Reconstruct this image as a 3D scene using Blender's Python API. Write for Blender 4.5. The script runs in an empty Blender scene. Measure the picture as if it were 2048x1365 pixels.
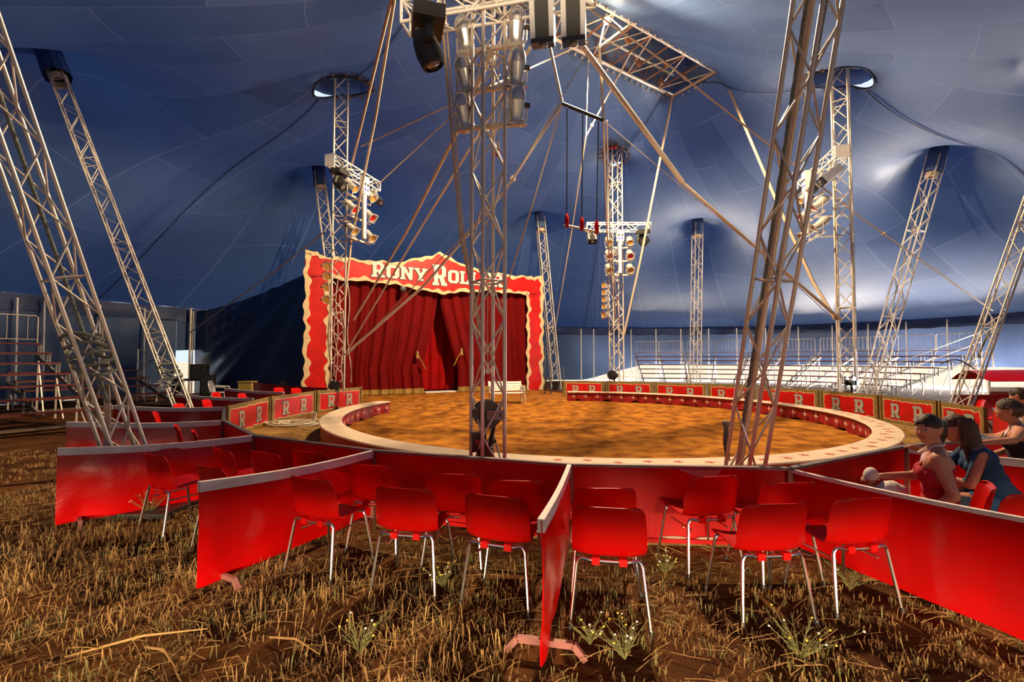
import bpy, math, random
import numpy as np
from mathutils import Vector, Matrix, noise
from mathutils.geometry import tessellate_polygon

random.seed(7)
R = math.radians
PI = math.pi
sc = bpy.context.scene
COL = sc.collection

# ------------------------------------------------------------------ camera
F_PX, PITCH, CAM_H = 922.0, 0.0362, 1.7
cam_d = bpy.data.cameras.new('camera')
cam_d.sensor_width = 36
cam_d.lens = F_PX * 36 / 2048
cam_d.clip_end = 400
cam = bpy.data.objects.new('camera', cam_d)
COL.objects.link(cam)
cam.location = (0, 0, CAM_H)
cam.rotation_euler = (PI / 2 + PITCH, 0, 0)
sc.camera = cam

# ------------------------------------------------------------------ sky, sun, daylight fill lamps, exposure
vs = sc.view_settings
vs.view_transform = 'Standard'
vs.look = 'None'
vs.exposure = 0.0
vs.gamma = 1
vs.use_curve_mapping = False
sc.cycles.max_bounces = 4
sc.cycles.adaptive_threshold = .03
sc.cycles.diffuse_bounces = 2
sc.cycles.glossy_bounces = 2
sc.cycles.transmission_bounces = 2
sc.cycles.caustics_reflective = False
sc.cycles.caustics_refractive = False
w = bpy.data.worlds.new('sky')
sc.world = w
w.use_nodes = True
w.cycles.sampling_method = 'NONE'
w.node_tree.nodes['Background'].inputs[0].default_value = (0.72, 0.84, 1.0, 1)
w.node_tree.nodes['Background'].inputs[1].default_value = 1.1


def lamp(name, kind, loc, energy, color, target=None, size=None, size_y=None, radius=None, spot=None, blend=.5):
    d = bpy.data.lights.new(name, kind)
    d.energy = energy
    d.color = color
    if kind == 'AREA':
        d.shape = 'RECTANGLE'
        d.size = size
        d.size_y = size_y or size
    if radius is not None and kind in ('POINT', 'SPOT'):
        d.shadow_soft_size = radius
    if kind == 'SPOT':
        d.spot_size = R(spot)
        d.spot_blend = blend
    o = bpy.data.objects.new(name, d)
    COL.objects.link(o)
    o.location = loc
    if target is not None:
        o.rotation_euler = (Vector(target) - Vector(loc)).to_track_quat('-Z', 'Y').to_euler()
    return o


sun = lamp('sun', 'SUN', (34, 40, 27), 7.5, (1, .95, .86), target=(14, 16, 0))
sun.data.angle = R(0.6)

# tent plan: ellipse, long axis turned 33 degrees
TC = Vector((3.3, 15.0, 0))
TA, TB = 24.5, 18.5
AX = Vector((math.cos(R(33.5)), math.sin(R(33.5)), 0))
NX = Vector((-AX.y, AX.x, 0))
EAVE = 4.0
RC = Vector((1.83, 11.8, 0))          # ring centre
RR = 6.22                              # ring outer radius


def eave_pt(phi, k=1.0, z=EAVE):
    p = TC + AX * (TA * k * math.cos(phi)) + NX * (TB * k * math.sin(phi))
    return Vector((p.x, p.y, z))


# added area lamps outside the raised side walls (right / back), imitating sunlit ground bounce
def gap_light(name, phi, length, zc, hgt, energy, color, up, spread=60):
    p = eave_pt(R(phi), 1.0, zc)
    t = (eave_pt(R(phi + 2), 1.0, zc) - eave_pt(R(phi - 2), 1.0, zc)).normalized()
    inw = Vector((-t.y, t.x, 0))
    d = (inw + Vector((0, 0, up))).normalized()
    p = p - inw * 1.15
    lg = bpy.data.lights.new(name, 'AREA')
    lg.energy = energy
    lg.color = color
    lg.shape = 'RECTANGLE'
    lg.size = length
    lg.size_y = hgt
    lg.spread = R(spread)
    o = bpy.data.objects.new(name, lg)
    COL.objects.link(o)
    z = -d
    x = t
    y = z.cross(x)
    o.matrix_world = Matrix(((x.x, y.x, z.x, p.x), (x.y, y.y, z.y, p.y), (x.z, y.z, z.z, p.z), (0, 0, 0, 1)))
    return o


gap_light('gap_fill_back', 42, 13, .12, 2.0, 3200, (1, .88, .76), 1.0)
gap_light('gap_fill_right', 12, 13, .12, 2.0, 2700, (1, .88, .76), 1.0)
gap_light('gap_fill_right_front', -18, 12, .12, 2.0, 7500, (1, .88, .78), 1.0)
gap_light('low_fill_back', 42, 13, .6, .9, 1200, (1, .95, .88), .0, 150)  # added skimming lamps that brighten the ground under the right stand
gap_light('low_fill_right', 12, 13, .6, .9, 1200, (1, .95, .88), .0, 150)
gap_light('low_fill_right_front', -18, 12, .6, .9, 2200, (1, .95, .88), .0, 150)
# added lamp standing in for a sunlit yard, shining under the raised rear wall
yard = lamp('rear_fill', 'AREA', (-1.5, -15.5, 2.1), 15000, (1, .75, .48), target=(.3, 6, .3), size=26, size_y=.85)

# ------------------------------------------------------------------ projection helpers (photo pixel + known depth or height -> world point)
_c, _s = math.cos(PITCH), math.sin(PITCH)


def ray(u, v):
    a, b = (u - 1024) / F_PX, (682.5 - v) / F_PX
    return Vector((a, _c - b * _s, _s + b * _c))


def at(u, v, Y):
    d = ray(u, v)
    return Vector((0, 0, CAM_H)) + d * (Y / d.y)


def gz(u, v, z=0.0):
    d = ray(u, v)
    return Vector((0, 0, CAM_H)) + d * ((z - CAM_H) / d.z)


# ------------------------------------------------------------------ materials
MATS = {}


def mat(name, col, rough=.6, metal=0.0, noise_s=None, noise_amt=.25, col2=None, bump=0.0, bump_s=None, spec=.5,
        emit=None, trans=0.0, detail=3, coat=0.0):
    m = bpy.data.materials.new(name)
    m.use_nodes = True
    nt = m.node_tree
    N, L = nt.nodes, nt.links
    b = N['Principled BSDF']
    b.inputs['Base Color'].default_value = (*col, 1)
    b.inputs['Roughness'].default_value = rough
    b.inputs['Metallic'].default_value = metal
    b.inputs['Specular IOR Level'].default_value = spec
    if coat:
        b.inputs['Coat Weight'].default_value = coat
    if emit:
        b.inputs['Emission Color'].default_value = (*emit[:3], 1)
        b.inputs['Emission Strength'].default_value = emit[3]
    if noise_s:
        tc = N.new('ShaderNodeTexCoord')
        n = N.new('ShaderNodeTexNoise')
        n.inputs['Scale'].default_value = noise_s
        n.inputs['Detail'].default_value = detail
        L.new(tc.outputs['Object'], n.inputs['Vector'])
        r = N.new('ShaderNodeMix')
        r.data_type = 'RGBA'
        c2 = col2 or tuple(c * (1 - noise_amt) for c in col)
        r.inputs['A'].default_value = (*col, 1)
        r.inputs['B'].default_value = (*c2, 1)
        rp = N.new('ShaderNodeMapRange')
        rp.inputs['From Min'].default_value = .35
        rp.inputs['From Max'].default_value = .65
        L.new(n.outputs['Fac'], rp.inputs['Value'])
        L.new(rp.outputs['Result'], r.inputs['Factor'])
        L.new(r.outputs['Result'], b.inputs['Base Color'])
        if bump:
            n2 = N.new('ShaderNodeTexNoise')
            n2.inputs['Scale'].default_value = bump_s or noise_s
            n2.inputs['Detail'].default_value = 4
            L.new(tc.outputs['Object'], n2.inputs['Vector'])
            bp = N.new('ShaderNodeBump')
            bp.inputs['Strength'].default_value = bump
            bp.inputs['Distance'].default_value = .03
            L.new(n2.outputs['Fac'], bp.inputs['Height'])
            L.new(bp.outputs['Normal'], b.inputs['Normal'])
    MATS[name] = m
    return m


def add_translucent(m, col, fac):
    nt = m.node_tree
    N, L = nt.nodes, nt.links
    b = N['Principled BSDF']
    t = N.new('ShaderNodeBsdfTranslucent')
    t.inputs['Color'].default_value = (*col, 1)
    mx = N.new('ShaderNodeMixShader')
    mx.inputs[0].default_value = fac
    out = N['Material Output']
    L.new(b.outputs[0], mx.inputs[1])
    L.new(t.outputs[0], mx.inputs[2])
    L.new(mx.outputs[0], out.inputs['Surface'])
    return t


mat('truss', (.74, .65, .55), .42, .35, 3, .25)
mat('truss_dark', (.22, .2, .19), .5, .6, 4, .3)
mat('alu', (.8, .77, .72), .3, .85, 4, .15)
mat('white_paint', (.82, .79, .74), .5, 0, 5, .12)
mat('chrome', (.85, .82, .78), .22, 1.0)
mat('black', (.018, .017, .016), .45, 0, 6, .3)
mat('black_gloss', (.02, .02, .022), .2)
mat('lens', (.3, .3, .32), .1, .6)
mat('gel_red', (.5, .01, .01), .3)
mat('gel_amber', (.55, .28, .05), .3)
mat('can_grey', (.62, .57, .5), .45, .3, 5, .15)
mat('red_plastic', (.62, .002, .001), .45, 0, 2.5, .18, spec=.22)
mat('red_vinyl', (.60, .001, .002), .28, 0, 1.6, .2, bump=.22, bump_s=6, spec=.4)
mat('red_board', (.55, .002, .002), .45, 0, 2.5, .25, spec=.22)
mat('red_paint', (.62, .009, .006), .42, 0, 1.8, .3, spec=.35)
mat('red_wood', (.17, .02, .014), .75, 0, 5, .4)
mat('stringer', (.45, .40, .34), .6, 0, 5, .2)
mat('wood_dark', (.16, .10, .06), .7, 0, 6, .4)
mat('cream_trim', (.72, .55, .30), .6, 0, 7, .2)
mat('cream_top', (.72, .56, .40), .7, 0, 2.2, .16)
mat('white_rail', (.86, .77, .72), .6, 0, 6, .15)
mat('gold', (.27, .17, .04), .55, 0, 6, .35)
mat('gold_fringe', (.42, .26, .05), .8, 0, 20, .4)
mat('letter', (.72, .68, .64), .6, 0, 6, .15)
mat('letter_grey', (.40, .37, .31), .6, 0, 8, .2)
mat('letter_edge', (.05, .035, .03), .6)
mat('velvet', (.155, .0008, .0015), .85, 0, 1.2, .25, spec=.15)
mat('velvet_inner', (.34, .002, .003), .85, 0, 1.2, .25, spec=.15)
mat('star_red', (.5, .05, .03), .7)
mat('star_cream', (.75, .55, .38), .7)
mat('skirt', (.36, .012, .014), .5, 0, 2, .25, bump=.1, bump_s=6)
mat('rope', (.62, .48, .34), .8, 0, 30, .3)
mat('rope_white', (.78, .68, .52), .8, 0, 30, .2)
mat('rope_green', (.22, .24, .20), .85, 0, 40, .4)
mat('strap', (.6, .42, .33), .75, 0, 12, .2)
mat('skin', (.56, .25, .16), .5, 0, 4, .12, spec=.35)
mat('skin_2', (.60, .27, .16), .5, 0, 4, .15, spec=.35)
mat('hair_dark', (.03, .013, .008), .6, 0, 12, .4)
mat('hair_brown', (.085, .028, .012), .6, 0, 14, .5)
mat('hair_grey', (.12, .07, .05), .6, 0, 18, .6, col2=(.03, .018, .014))
mat('cloth_red', (.45, .006, .02), .8)
mat('cloth_blue', (.012, .07, .16), .85, 0, 10, .3)
mat('cloth_black', (.012, .012, .014), .85)
mat('cloth_white', (.75, .66, .6), .85)
mat('denim', (.05, .08, .14), .85)
mat('eye_white', (.7, .66, .62), .3)
mat('eye_dark', (.02, .012, .008), .2)
mat('lip', (.40, .10, .08), .45)
mat('plastic_white', (.75, .74, .72), .4)
mat('steel_dark', (.08, .075, .07), .45, .7, 6, .4)
mat('winch_grey', (.26, .21, .20), .55, .2, 6, .3)
mat('winch_red', (.30, .11, .09), .55, .2, 5, .3)
mat('paint_mark', (.5, .03, .02), .6)
mat('leaf', (.17, .16, .05), .7)
mat('flower_yellow', (.75, .55, .05), .6)
mat('flower_white', (.8, .75, .65), .6)
mat('straw', (.46, .27, .09), .8, 0, 1.5, .55, col2=(.20, .095, .027))
mat('grass_dry', (.19, .10, .028), .85, 0, .9, .6, col2=(.12, .055, .016))
mat('peel', (.45, .30, .22), .8)
mat('yellow_box', (.45, .33, .07), .6)
mat('blue_led', (.1, .1, .5), .4)
mat('bulb', (1, .9, .7), .3, emit=(1.0, .62, .25, 60)).cycles.emission_sampling = 'NONE'
mat('lacing', (.03, .045, .10), .8, 0, 8, .4)
mat('rust', (.20, .075, .03), .7)

# soil: dark earth with dry brown patches
m = mat('soil', (.135, .05, .013), .95, 0, 1.6, .5, col2=(.055, .02, .007), bump=.8, bump_s=7, spec=.1)
m = mat('ring_dirt', (.46, .18, .024), .95, 0, 2.6, .5, col2=(.17, .055, .007), bump=1.0, bump_s=9, spec=.1)
m = mat('straw_floor', (.34, .20, .06), .95, 0, 1.1, .5, col2=(.17, .085, .025), bump=.8, bump_s=9, spec=.1)
m = mat('field', (.52, .42, .30), .95, 0, .3, .3, spec=.1)


# canopy cloth: blue coated fabric, welded panels slightly different in tint
def canopy_mat(name, base, light, seam, tr, fac):
    m = mat(name, base, .5, spec=.35)
    nt = m.node_tree
    N, L = nt.nodes, nt.links
    b = N['Principled BSDF']
    uv = N.new('ShaderNodeUVMap')
    br = N.new('ShaderNodeTexBrick')
    br.inputs['Color1'].default_value = (*base, 1)
    br.inputs['Color2'].default_value = (*light, 1)
    br.inputs['Mortar'].default_value = (*seam, 1)
    br.inputs['Scale'].default_value = 1
    br.inputs['Mortar Size'].default_value = .018
    br.inputs['Mortar Smooth'].default_value = .6
    br.inputs['Brick Width'].default_value = 3.2
    br.inputs['Row Height'].default_value = 1.45
    L.new(uv.outputs[0], br.inputs['Vector'])
    tc = N.new('ShaderNodeTexCoord')
    n = N.new('ShaderNodeTexNoise')
    n.inputs['Scale'].default_value = .35
    n.inputs['Detail'].default_value = 4
    L.new(tc.outputs['Object'], n.inputs['Vector'])
    mx = N.new('ShaderNodeMix')
    mx.data_type = 'RGBA'
    mx.blend_type = 'MULTIPLY'
    mx.inputs['Factor'].default_value = .35
    L.new(br.outputs['Color'], mx.inputs['A'])
    cr = N.new('ShaderNodeMapRange')
    cr.inputs['From Min'].default_value = .3
    cr.inputs['From Max'].default_value = .7
    cr.inputs['To Min'].default_value = .6
    cr.inputs['To Max'].default_value = 1.2
    L.new(n.outputs['Fac'], cr.inputs['Value'])
    L.new(cr.outputs['Result'], mx.inputs['B'])
    L.new(mx.outputs['Result'], b.inputs['Base Color'])
    n2 = N.new('ShaderNodeTexNoise')
    n2.inputs['Scale'].default_value = 1.1
    n2.inputs['Detail'].default_value = 3
    L.new(tc.outputs['Object'], n2.inputs['Vector'])
    bp = N.new('ShaderNodeBump')
    bp.inputs['Strength'].default_value = .12
    bp.inputs['Distance'].default_value = .2
    L.new(n2.outputs['Fac'], bp.inputs['Height'])
    L.new(bp.outputs['Normal'], b.inputs['Normal'])
    t = add_translucent(m, tr, fac)
    ml = N.new('ShaderNodeMix')
    ml.data_type = 'RGBA'
    ml.blend_type = 'MULTIPLY'
    ml.inputs['Factor'].default_value = .6
    ml.inputs['A'].default_value = (*tr, 1)
    sc_ = N.new('ShaderNodeVectorMath')
    sc_.operation = 'SCALE'
    sc_.inputs['Scale'].default_value = 3.0
    L.new(mx.outputs['Result'], sc_.inputs[0])
    L.new(ml.outputs['Result'], t.inputs['Color'])
    L.new(sc_.outputs[0], ml.inputs['B'])
    return m


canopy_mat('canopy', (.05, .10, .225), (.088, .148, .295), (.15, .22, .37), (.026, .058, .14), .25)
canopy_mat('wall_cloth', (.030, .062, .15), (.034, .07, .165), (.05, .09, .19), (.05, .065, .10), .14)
m = mat('valance', (.02, .05, .17), .55, 0, 1.5, .3)
add_translucent(m, (.012, .03, .11), .25)
mat('tarp', (.022, .060, .17), .28, 0, .7, .3, bump=.15, bump_s=2, spec=.6)
mat('sleeve', (.045, .10, .27), .6, 0, 3, .3)
mat('cap_cloth', (.06, .10, .2), .7)
m = mat('storm_cloth', (.25, .38, .6), .7)
add_translucent(m, (.30, .45, .75), .5)


# ------------------------------------------------------------------ object helpers
ORG = {}


def link(o, parent=None):
    COL.objects.link(o)
    if parent is not None:
        o.parent = parent
    return o


def tag(o, label=None, cat=None, group=None, kind=None):
    if label:
        o['label'] = label
    if cat:
        o['category'] = cat
    if group:
        o['group'] = group
    if kind:
        o['kind'] = kind
    return o


def thing(name, label, cat, loc=(0, 0, 0), rotz=0.0, group=None, kind=None):
    o = bpy.data.objects.new(name, None)
    o.empty_display_size = .1
    link(o)
    o.location = loc
    o.rotation_euler = (0, 0, rotz)
    ORG[o.name] = Vector(loc)
    tag(o, label, cat, group, kind)
    return o


def org(parent):
    p = parent
    while p is not None and p.parent is not None:
        p = p.parent
    return ORG.get(p.name, Vector((0, 0, 0))) if p is not None else Vector((0, 0, 0))


class MB:
    def __init__(self):
        self.v, self.f = [], []

    def add(self, vs, fs):
        n = len(self.v)
        self.v += [tuple(p) for p in vs]
        self.f += [tuple(i + n for i in f) for f in fs]
        return self

    def box(self, a, b):
        (x0, y0, z0), (x1, y1, z1) = a, b
        vs = [(x0, y0, z0), (x1, y0, z0), (x1, y1, z0), (x0, y1, z0), (x0, y0, z1), (x1, y0, z1), (x1, y1, z1), (x0, y1, z1)]
        return self.add(vs, [(0, 3, 2, 1), (4, 5, 6, 7), (0, 1, 5, 4), (1, 2, 6, 5), (2, 3, 7, 6), (3, 0, 4, 7)])

    def cbox(self, c, s, bev=0.0):
        x, y, z = c
        a, b, d = s[0] / 2, s[1] / 2, s[2] / 2
        if bev <= 0:
            return self.box((x - a, y - b, z - d), (x + a, y + b, z + d))
        # chamfered in plan
        pts = [(-a + bev, -b), (a - bev, -b), (a, -b + bev), (a, b - bev), (a - bev, b), (-a + bev, b), (-a, b - bev), (-a, -b + bev)]
        return self.prism([(x + p, y + q) for p, q in pts], z - d, z + d)

    def prism(self, poly, z0, z1):
        n = len(poly)
        vs = [(x, y, z0) for x, y in poly] + [(x, y, z1) for x, y in poly]
        fs = [tuple(range(n - 1, -1, -1)), tuple(range(n, 2 * n))]
        fs += [(i, (i + 1) % n, n + (i + 1) % n, n + i) for i in range(n)]
        return self.add(vs, fs)

    def bar(self, p, q, wx, wy, up=(0, 0, 1)):
        p, q = Vector(p), Vector(q)
        d = (q - p).normalized()
        u = Vector(up)
        s = d.cross(u)
        if s.length < 1e-4:
            s = d.cross(Vector((1, 0, 0)))
        s.normalize()
        u = s.cross(d).normalized()
        vs = []
        for e in (p, q):
            for a, b in ((-1, -1), (1, -1), (1, 1), (-1, 1)):
                vs.append(e + s * (a * wx / 2) + u * (b * wy / 2))
        return self.add(vs, [(0, 1, 2, 3), (7, 6, 5, 4), (0, 4, 5, 1), (1, 5, 6, 2), (2, 6, 7, 3), (3, 7, 4, 0)])

    def tube(self, pts, r, n=8, cap=True):
        pts = [Vector(p) for p in pts]
        rs = r if isinstance(r, (list, tuple)) else [r] * len(pts)
        rings = []
        prev = None
        for i, p in enumerate(pts):
            a = pts[max(i - 1, 0)]
            b = pts[min(i + 1, len(pts) - 1)]
            d = (b - a).normalized()
            if prev is None:
                s = d.cross(Vector((0, 0, 1)))
                if s.length < 1e-3:
                    s = d.cross(Vector((1, 0, 0)))
            else:
                s = prev - d * prev.dot(d)
            s.normalize()
            prev = s
            t = d.cross(s)
            rings.append([p + (s * math.cos(2 * PI * k / n) + t * math.sin(2 * PI * k / n)) * rs[i] for k in range(n)])
        vs = [q for rg in rings for q in rg]
        fs = []
        for i in range(len(pts) - 1):
            for k in range(n):
                fs.append((i * n + k, i * n + (k + 1) % n, (i + 1) * n + (k + 1) % n, (i + 1) * n + k))
        if cap:
            fs.append(tuple(range(n - 1, -1, -1)))
            m0 = (len(pts) - 1) * n
            fs.append(tuple(m0 + k for k in range(n)))
        return self.add(vs, fs)

    def lathe(self, prof, c=(0, 0, 0), axis=(0, 0, 1), n=16, cap=True):
        ax = Vector(axis).normalized()
        c = Vector(c)
        s = ax.cross(Vector((0, 0, 1)))
        if s.length < 1e-3:
            s = Vector((1, 0, 0))
        s.normalize()
        t = ax.cross(s)
        vs, fs = [], []
        for r, h in prof:
            for k in range(n):
                a = 2 * PI * k / n
                vs.append(c + ax * h + (s * math.cos(a) + t * math.sin(a)) * r)
        for i in range(len(prof) - 1):
            for k in range(n):
                fs.append((i * n + k, i * n + (k + 1) % n, (i + 1) * n + (k + 1) % n, (i + 1) * n + k))
        if cap:
            if prof[0][0] > 1e-4:
                fs.append(tuple(range(n - 1, -1, -1)))
            if prof[-1][0] > 1e-4:
                fs.append(tuple((len(prof) - 1) * n + k for k in range(n)))
        return self.add(vs, fs)

    def grid(self, P, closed=False):
        n, m_ = len(P), len(P[0])
        vs = [p for row in P for p in row]
        fs = []
        for i in range(n - 1):
            for j in range(m_ - 1 + (1 if closed else 0)):
                k = (j + 1) % m_
                fs.append((i * m_ + j, i * m_ + k, (i + 1) * m_ + k, (i + 1) * m_ + j))
        return self.add(vs, fs)

    def sheet(self, P, t):
        A = np.array([[tuple(p) for p in row] for row in P], float)
        gu = np.gradient(A, axis=0)
        gv = np.gradient(A, axis=1)
        nn = np.cross(gu, gv)
        nn /= (np.linalg.norm(nn, axis=2, keepdims=True) + 1e-9)
        B = A + nn * t
        n, m_ = A.shape[:2]
        vs = [tuple(p) for p in A.reshape(-1, 3)] + [tuple(p) for p in B.reshape(-1, 3)]
        o = n * m_
        fs = []
        for i in range(n - 1):
            for j in range(m_ - 1):
                q = (i * m_ + j, i * m_ + j + 1, (i + 1) * m_ + j + 1, (i + 1) * m_ + j)
                fs.append(tuple(reversed(q)))
                fs.append(tuple(o + k for k in q))
        edge = [(0, j) for j in range(m_)] + [(i, m_ - 1) for i in range(1, n)] + [(n - 1, j) for j in range(m_ - 2, -1, -1)] + [(i, 0) for i in range(n - 2, 0, -1)]
        idx = [i * m_ + j for i, j in edge]
        for k in range(len(idx)):
            a, b = idx[k], idx[(k + 1) % len(idx)]
            fs.append((a, b, o + b, o + a))
        return self.add(vs, fs)

    def build(self, name, mname, parent=None, smooth=False, world=True, label=None, auto=None):
        me = bpy.data.meshes.new(name)
        off = org(parent) if (parent is not None and world) else Vector((0, 0, 0))
        vs = self.v if off.length == 0 else [(x - off.x, y - off.y, z - off.z) for x, y, z in self.v]
        me.from_pydata(vs, [], self.f)
        me.materials.append(MATS[mname])
        if smooth:
            me.polygons.foreach_set('use_smooth', [True] * len(me.polygons))
            try:
                me.set_sharp_from_angle(angle=R(auto or 45))
            except Exception:
                pass
        me.update()
        o = bpy.data.objects.new(name, me)
        link(o, parent)
        if label:
            o['label'] = label
        return o


def grounded(mb, name, mname, label, cat, base, group=None, smooth=False, kind=None):
    """a thing that is one mesh, its origin at its base"""
    me = bpy.data.meshes.new(name)
    b = Vector(base)
    me.from_pydata([(x - b.x, y - b.y, z - b.z) for x, y, z in mb.v], [], mb.f)
    me.materials.append(MATS[mname])
    if smooth:
        me.polygons.foreach_set('use_smooth', [True] * len(me.polygons))
        me.set_sharp_from_angle(angle=R(45))
    o = bpy.data.objects.new(name, me)
    o.location = b
    link(o)
    tag(o, label, cat, group, kind)
    return o


def structure(mb, name, mname, smooth=False, parent=None):
    o = mb.build(name, mname, parent, smooth)
    if parent is None:
        o['kind'] = 'structure'
    return o


_cyl = {}


def rod(name, p, q, r, mname, parent, n=6):
    """straight bar from p to q (world), sharing one unit cylinder per material"""
    key = (mname, n)
    if key not in _cyl:
        mb = MB().lathe([(1, 0), (1, 1)], n=n)
        me = bpy.data.meshes.new('rod_' + mname)
        me.from_pydata(mb.v, [], mb.f)
        me.materials.append(MATS[mname])
        me.polygons.foreach_set('use_smooth', [len(p.vertices) == 4 for p in me.polygons])
        _cyl[key] = me
    o = bpy.data.objects.new(name, _cyl[key])
    link(o, parent)
    p, q = Vector(p) - org(parent), Vector(q) - org(parent)
    d = q - p
    rot = d.to_track_quat('Z', 'Y')
    o.location = p
    o.rotation_mode = 'QUATERNION'
    o.rotation_quaternion = rot
    o.scale = (r, r, d.length)
    return o


def copy_tree(o, parent=None, loc=None, rotz=None):
    c = o.copy()
    COL.objects.link(c)
    if parent is not None:
        c.parent = parent
    if loc is not None:
        c.location = loc
        ORG[c.name] = Vector(loc)
    if rotz is not None:
        c.rotation_euler = (0, 0, rotz)
    for ch in list(o.children):
        copy_tree(ch, c)
    return c


def text_poly(outer, holes, depth):
    """filled 2D outline with holes -> (verts, faces), lying in x,z with thickness along y"""
    loops = [[Vector((x, y, 0)) for x, y in outer]] + [[Vector((x, y, 0)) for x, y in h] for h in holes]
    tri = tessellate_polygon(loops)
    flat = [p for l in loops for p in l]
    n = len(flat)
    vs = [(p.x, 0, p.y) for p in flat] + [(p.x, depth, p.y) for p in flat]
    fs = []
    for t in tri:
        a, b, c = [flat[i] for i in t]
        cr = (b - a).cross(c - a).z
        t = t if cr > 0 else t[::-1]
        fs.append(tuple(t))
        fs.append(tuple(n + i for i in t[::-1]))
    k = 0
    for l in loops:
        m_ = len(l)
        for i in range(m_):
            a, b = k + i, k + (i + 1) % m_
            fs.append((a, b, n + b, n + a))
        k += m_
    return vs, fs


GLYPH = {
    'R': ([(0, 0), (4.4, 0), (4.4, 2), (3.7, 2), (3.7, 4.8), (4.8, 4.8), (6.2, 0), (10, 0), (10, 2), (8.9, 2), (7.7, 5.4), (9.2, 6.8),
           (9.2, 11.8), (7.4, 14), (0, 14), (0, 12), (1, 12), (1, 2), (0, 2)],
          [[(3.7, 7.2), (3.7, 11.6), (5.8, 11.6), (6.4, 11), (6.4, 7.9), (5.8, 7.2)]]),
    'O': ([(2, 0), (8, 0), (10, 2.4), (10, 11.6), (8, 14), (2, 14), (0, 11.6), (0, 2.4)],
          [[(3.2, 3.4), (3.8, 2.7), (6.2, 2.7), (6.8, 3.4), (6.8, 10.6), (6.2, 11.3), (3.8, 11.3), (3.2, 10.6)]]),
    'N': ([(0, 0), (4, 0), (4, 2), (3.3, 2), (3.3, 8.6), (7, 0), (9.4, 0), (9.4, 12), (10.2, 12), (10.2, 14), (6.2, 14), (6.2, 12),
           (6.9, 12), (6.9, 6.6), (3.6, 14), (0, 14), (0, 12), (.8, 12), (.8, 2), (0, 2)], []),
    'Y': ([(3, 0), (7, 0), (7, 2), (6.3, 2), (6.3, 5.4), (9.2, 12), (10, 12), (10, 14), (6, 14), (6, 12), (6.6, 12), (5, 8), (3.4, 12),
           (4, 12), (4, 14), (0, 14), (0, 12), (.8, 12), (3.7, 5.4), (3.7, 2), (3, 2)], []),
    'L': ([(0, 0), (9, 0), (9, 4.6), (7, 4.6), (7, 2.4), (3.9, 2.4), (3.9, 12), (4.8, 12), (4.8, 14), (0, 14), (0, 12), (1, 12), (1, 2),
           (0, 2)], []),
    'E': ([(0, 0), (9, 0), (9, 4.4), (7.2, 4.4), (7.2, 2.4), (3.8, 2.4), (3.8, 6), (5.6, 6), (5.6, 8.2), (3.8, 8.2), (3.8, 11.6),
           (7.2, 11.6), (7.2, 9.6), (9, 9.6), (9, 14), (0, 14), (0, 12), (1, 12), (1, 2), (0, 2)], []),
}


def glyph_mesh(ch, h, depth, grow=0.0, wscale=1.0):
    outer, holes = GLYPH[ch]
    k = h / 14

    def gr(pts, sgn):
        if grow == 0:
            return pts
        out = []
        n = len(pts)
        for i in range(n):
            a, b, c = Vector(pts[i - 1]), Vector(pts[i]), Vector(pts[(i + 1) % n])
            d1, d2 = (b - a).normalized(), (c - b).normalized()
            n1, n2 = Vector((d1.y, -d1.x)), Vector((d2.y, -d2.x))
            bi = (n1 + n2)
            bi = bi / max(.5, bi.dot(n1))
            p = b + bi * grow / k * sgn
            out.append((p.x, p.y))
        return out
    o2 = gr(outer, 1)
    h2 = holes
    vs, fs = text_poly([(x * k * wscale, y * k) for x, y in o2], [[(x * k * wscale, y * k) for x, y in hh] for hh in h2], depth)
    return vs, fs

# ================================================================== ground
g = MB()
NR, NA = 60, 200
P = []
for i in range(NR + 1):
    k = .9 * (i / NR)
    row = []
    for j in range(NA):
        kk = k * (1.12 if not (200 < j * 360 / NA or j * 360 / NA < 75) else 1.0)
        p = eave_pt(2 * PI * j / NA, kk, 0)
        row.append((p.x, p.y, .018 * noise.noise(Vector((p.x * 1.3, p.y * 1.3, 0))) - .012))
    P.append(row)
g.grid(P, True)
structure(g, 'floor', 'soil', True)
g = MB()
g.add([(-140, -120, -.04), (160, -120, -.04), (160, 180, -.04), (-140, 180, -.04)], [(0, 1, 2, 3)])
structure(g, 'ground_outside', 'field')
g = MB()
P = []
for i in range(96):
    r = (RR - .1) * i / 95
    row = []
    for j in range(300):
        x, y = r * math.cos(2 * PI * j / 300), r * math.sin(2 * PI * j / 300)
        h_ = .02 * noise.noise(Vector((x * 1.1, y * 1.1, 3))) + .022 * noise.noise(Vector((x * 3.1, y * 3.1, 7))) + .016 * noise.noise(Vector((x * 7.3, y * 7.3, 9)))
        row.append((RC.x + x, RC.y + y, .05 + h_ * (1 if i < 92 else .2)))
    P.append(row)
g.grid(P, True)
structure(g, 'floor_ring', 'ring_dirt', True)
# straw-covered walkway round the ring
g = MB()
P = []
for i in range(9):
    P.append([(RC.x + (RR - .15 + 2.2 * i / 8) * math.cos(2 * PI * j / 160), RC.y + (RR - .15 + 2.2 * i / 8) * math.sin(2 * PI * j / 160),
               .016 + (.006 if 0 < i < 8 else -.02)) for j in range(160)])
g.grid(P, True)
structure(g, 'floor_walkway', 'straw_floor', True)
# trampled dirt between ring entrance and curtain
g = MB()
fwd = Vector((-.5, .87, 0))
sd = Vector((.87, .5, 0))
P = []
for i in range(13):
    c = RC + fwd * (5.2 + i * .62)
    P.append([tuple(c + sd * (-5.5 + 11 * j / 12) + Vector((0, 0, .026))) for j in range(13)])
g.grid(P)
structure(g, 'floor_entrance', 'ring_dirt')

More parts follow.
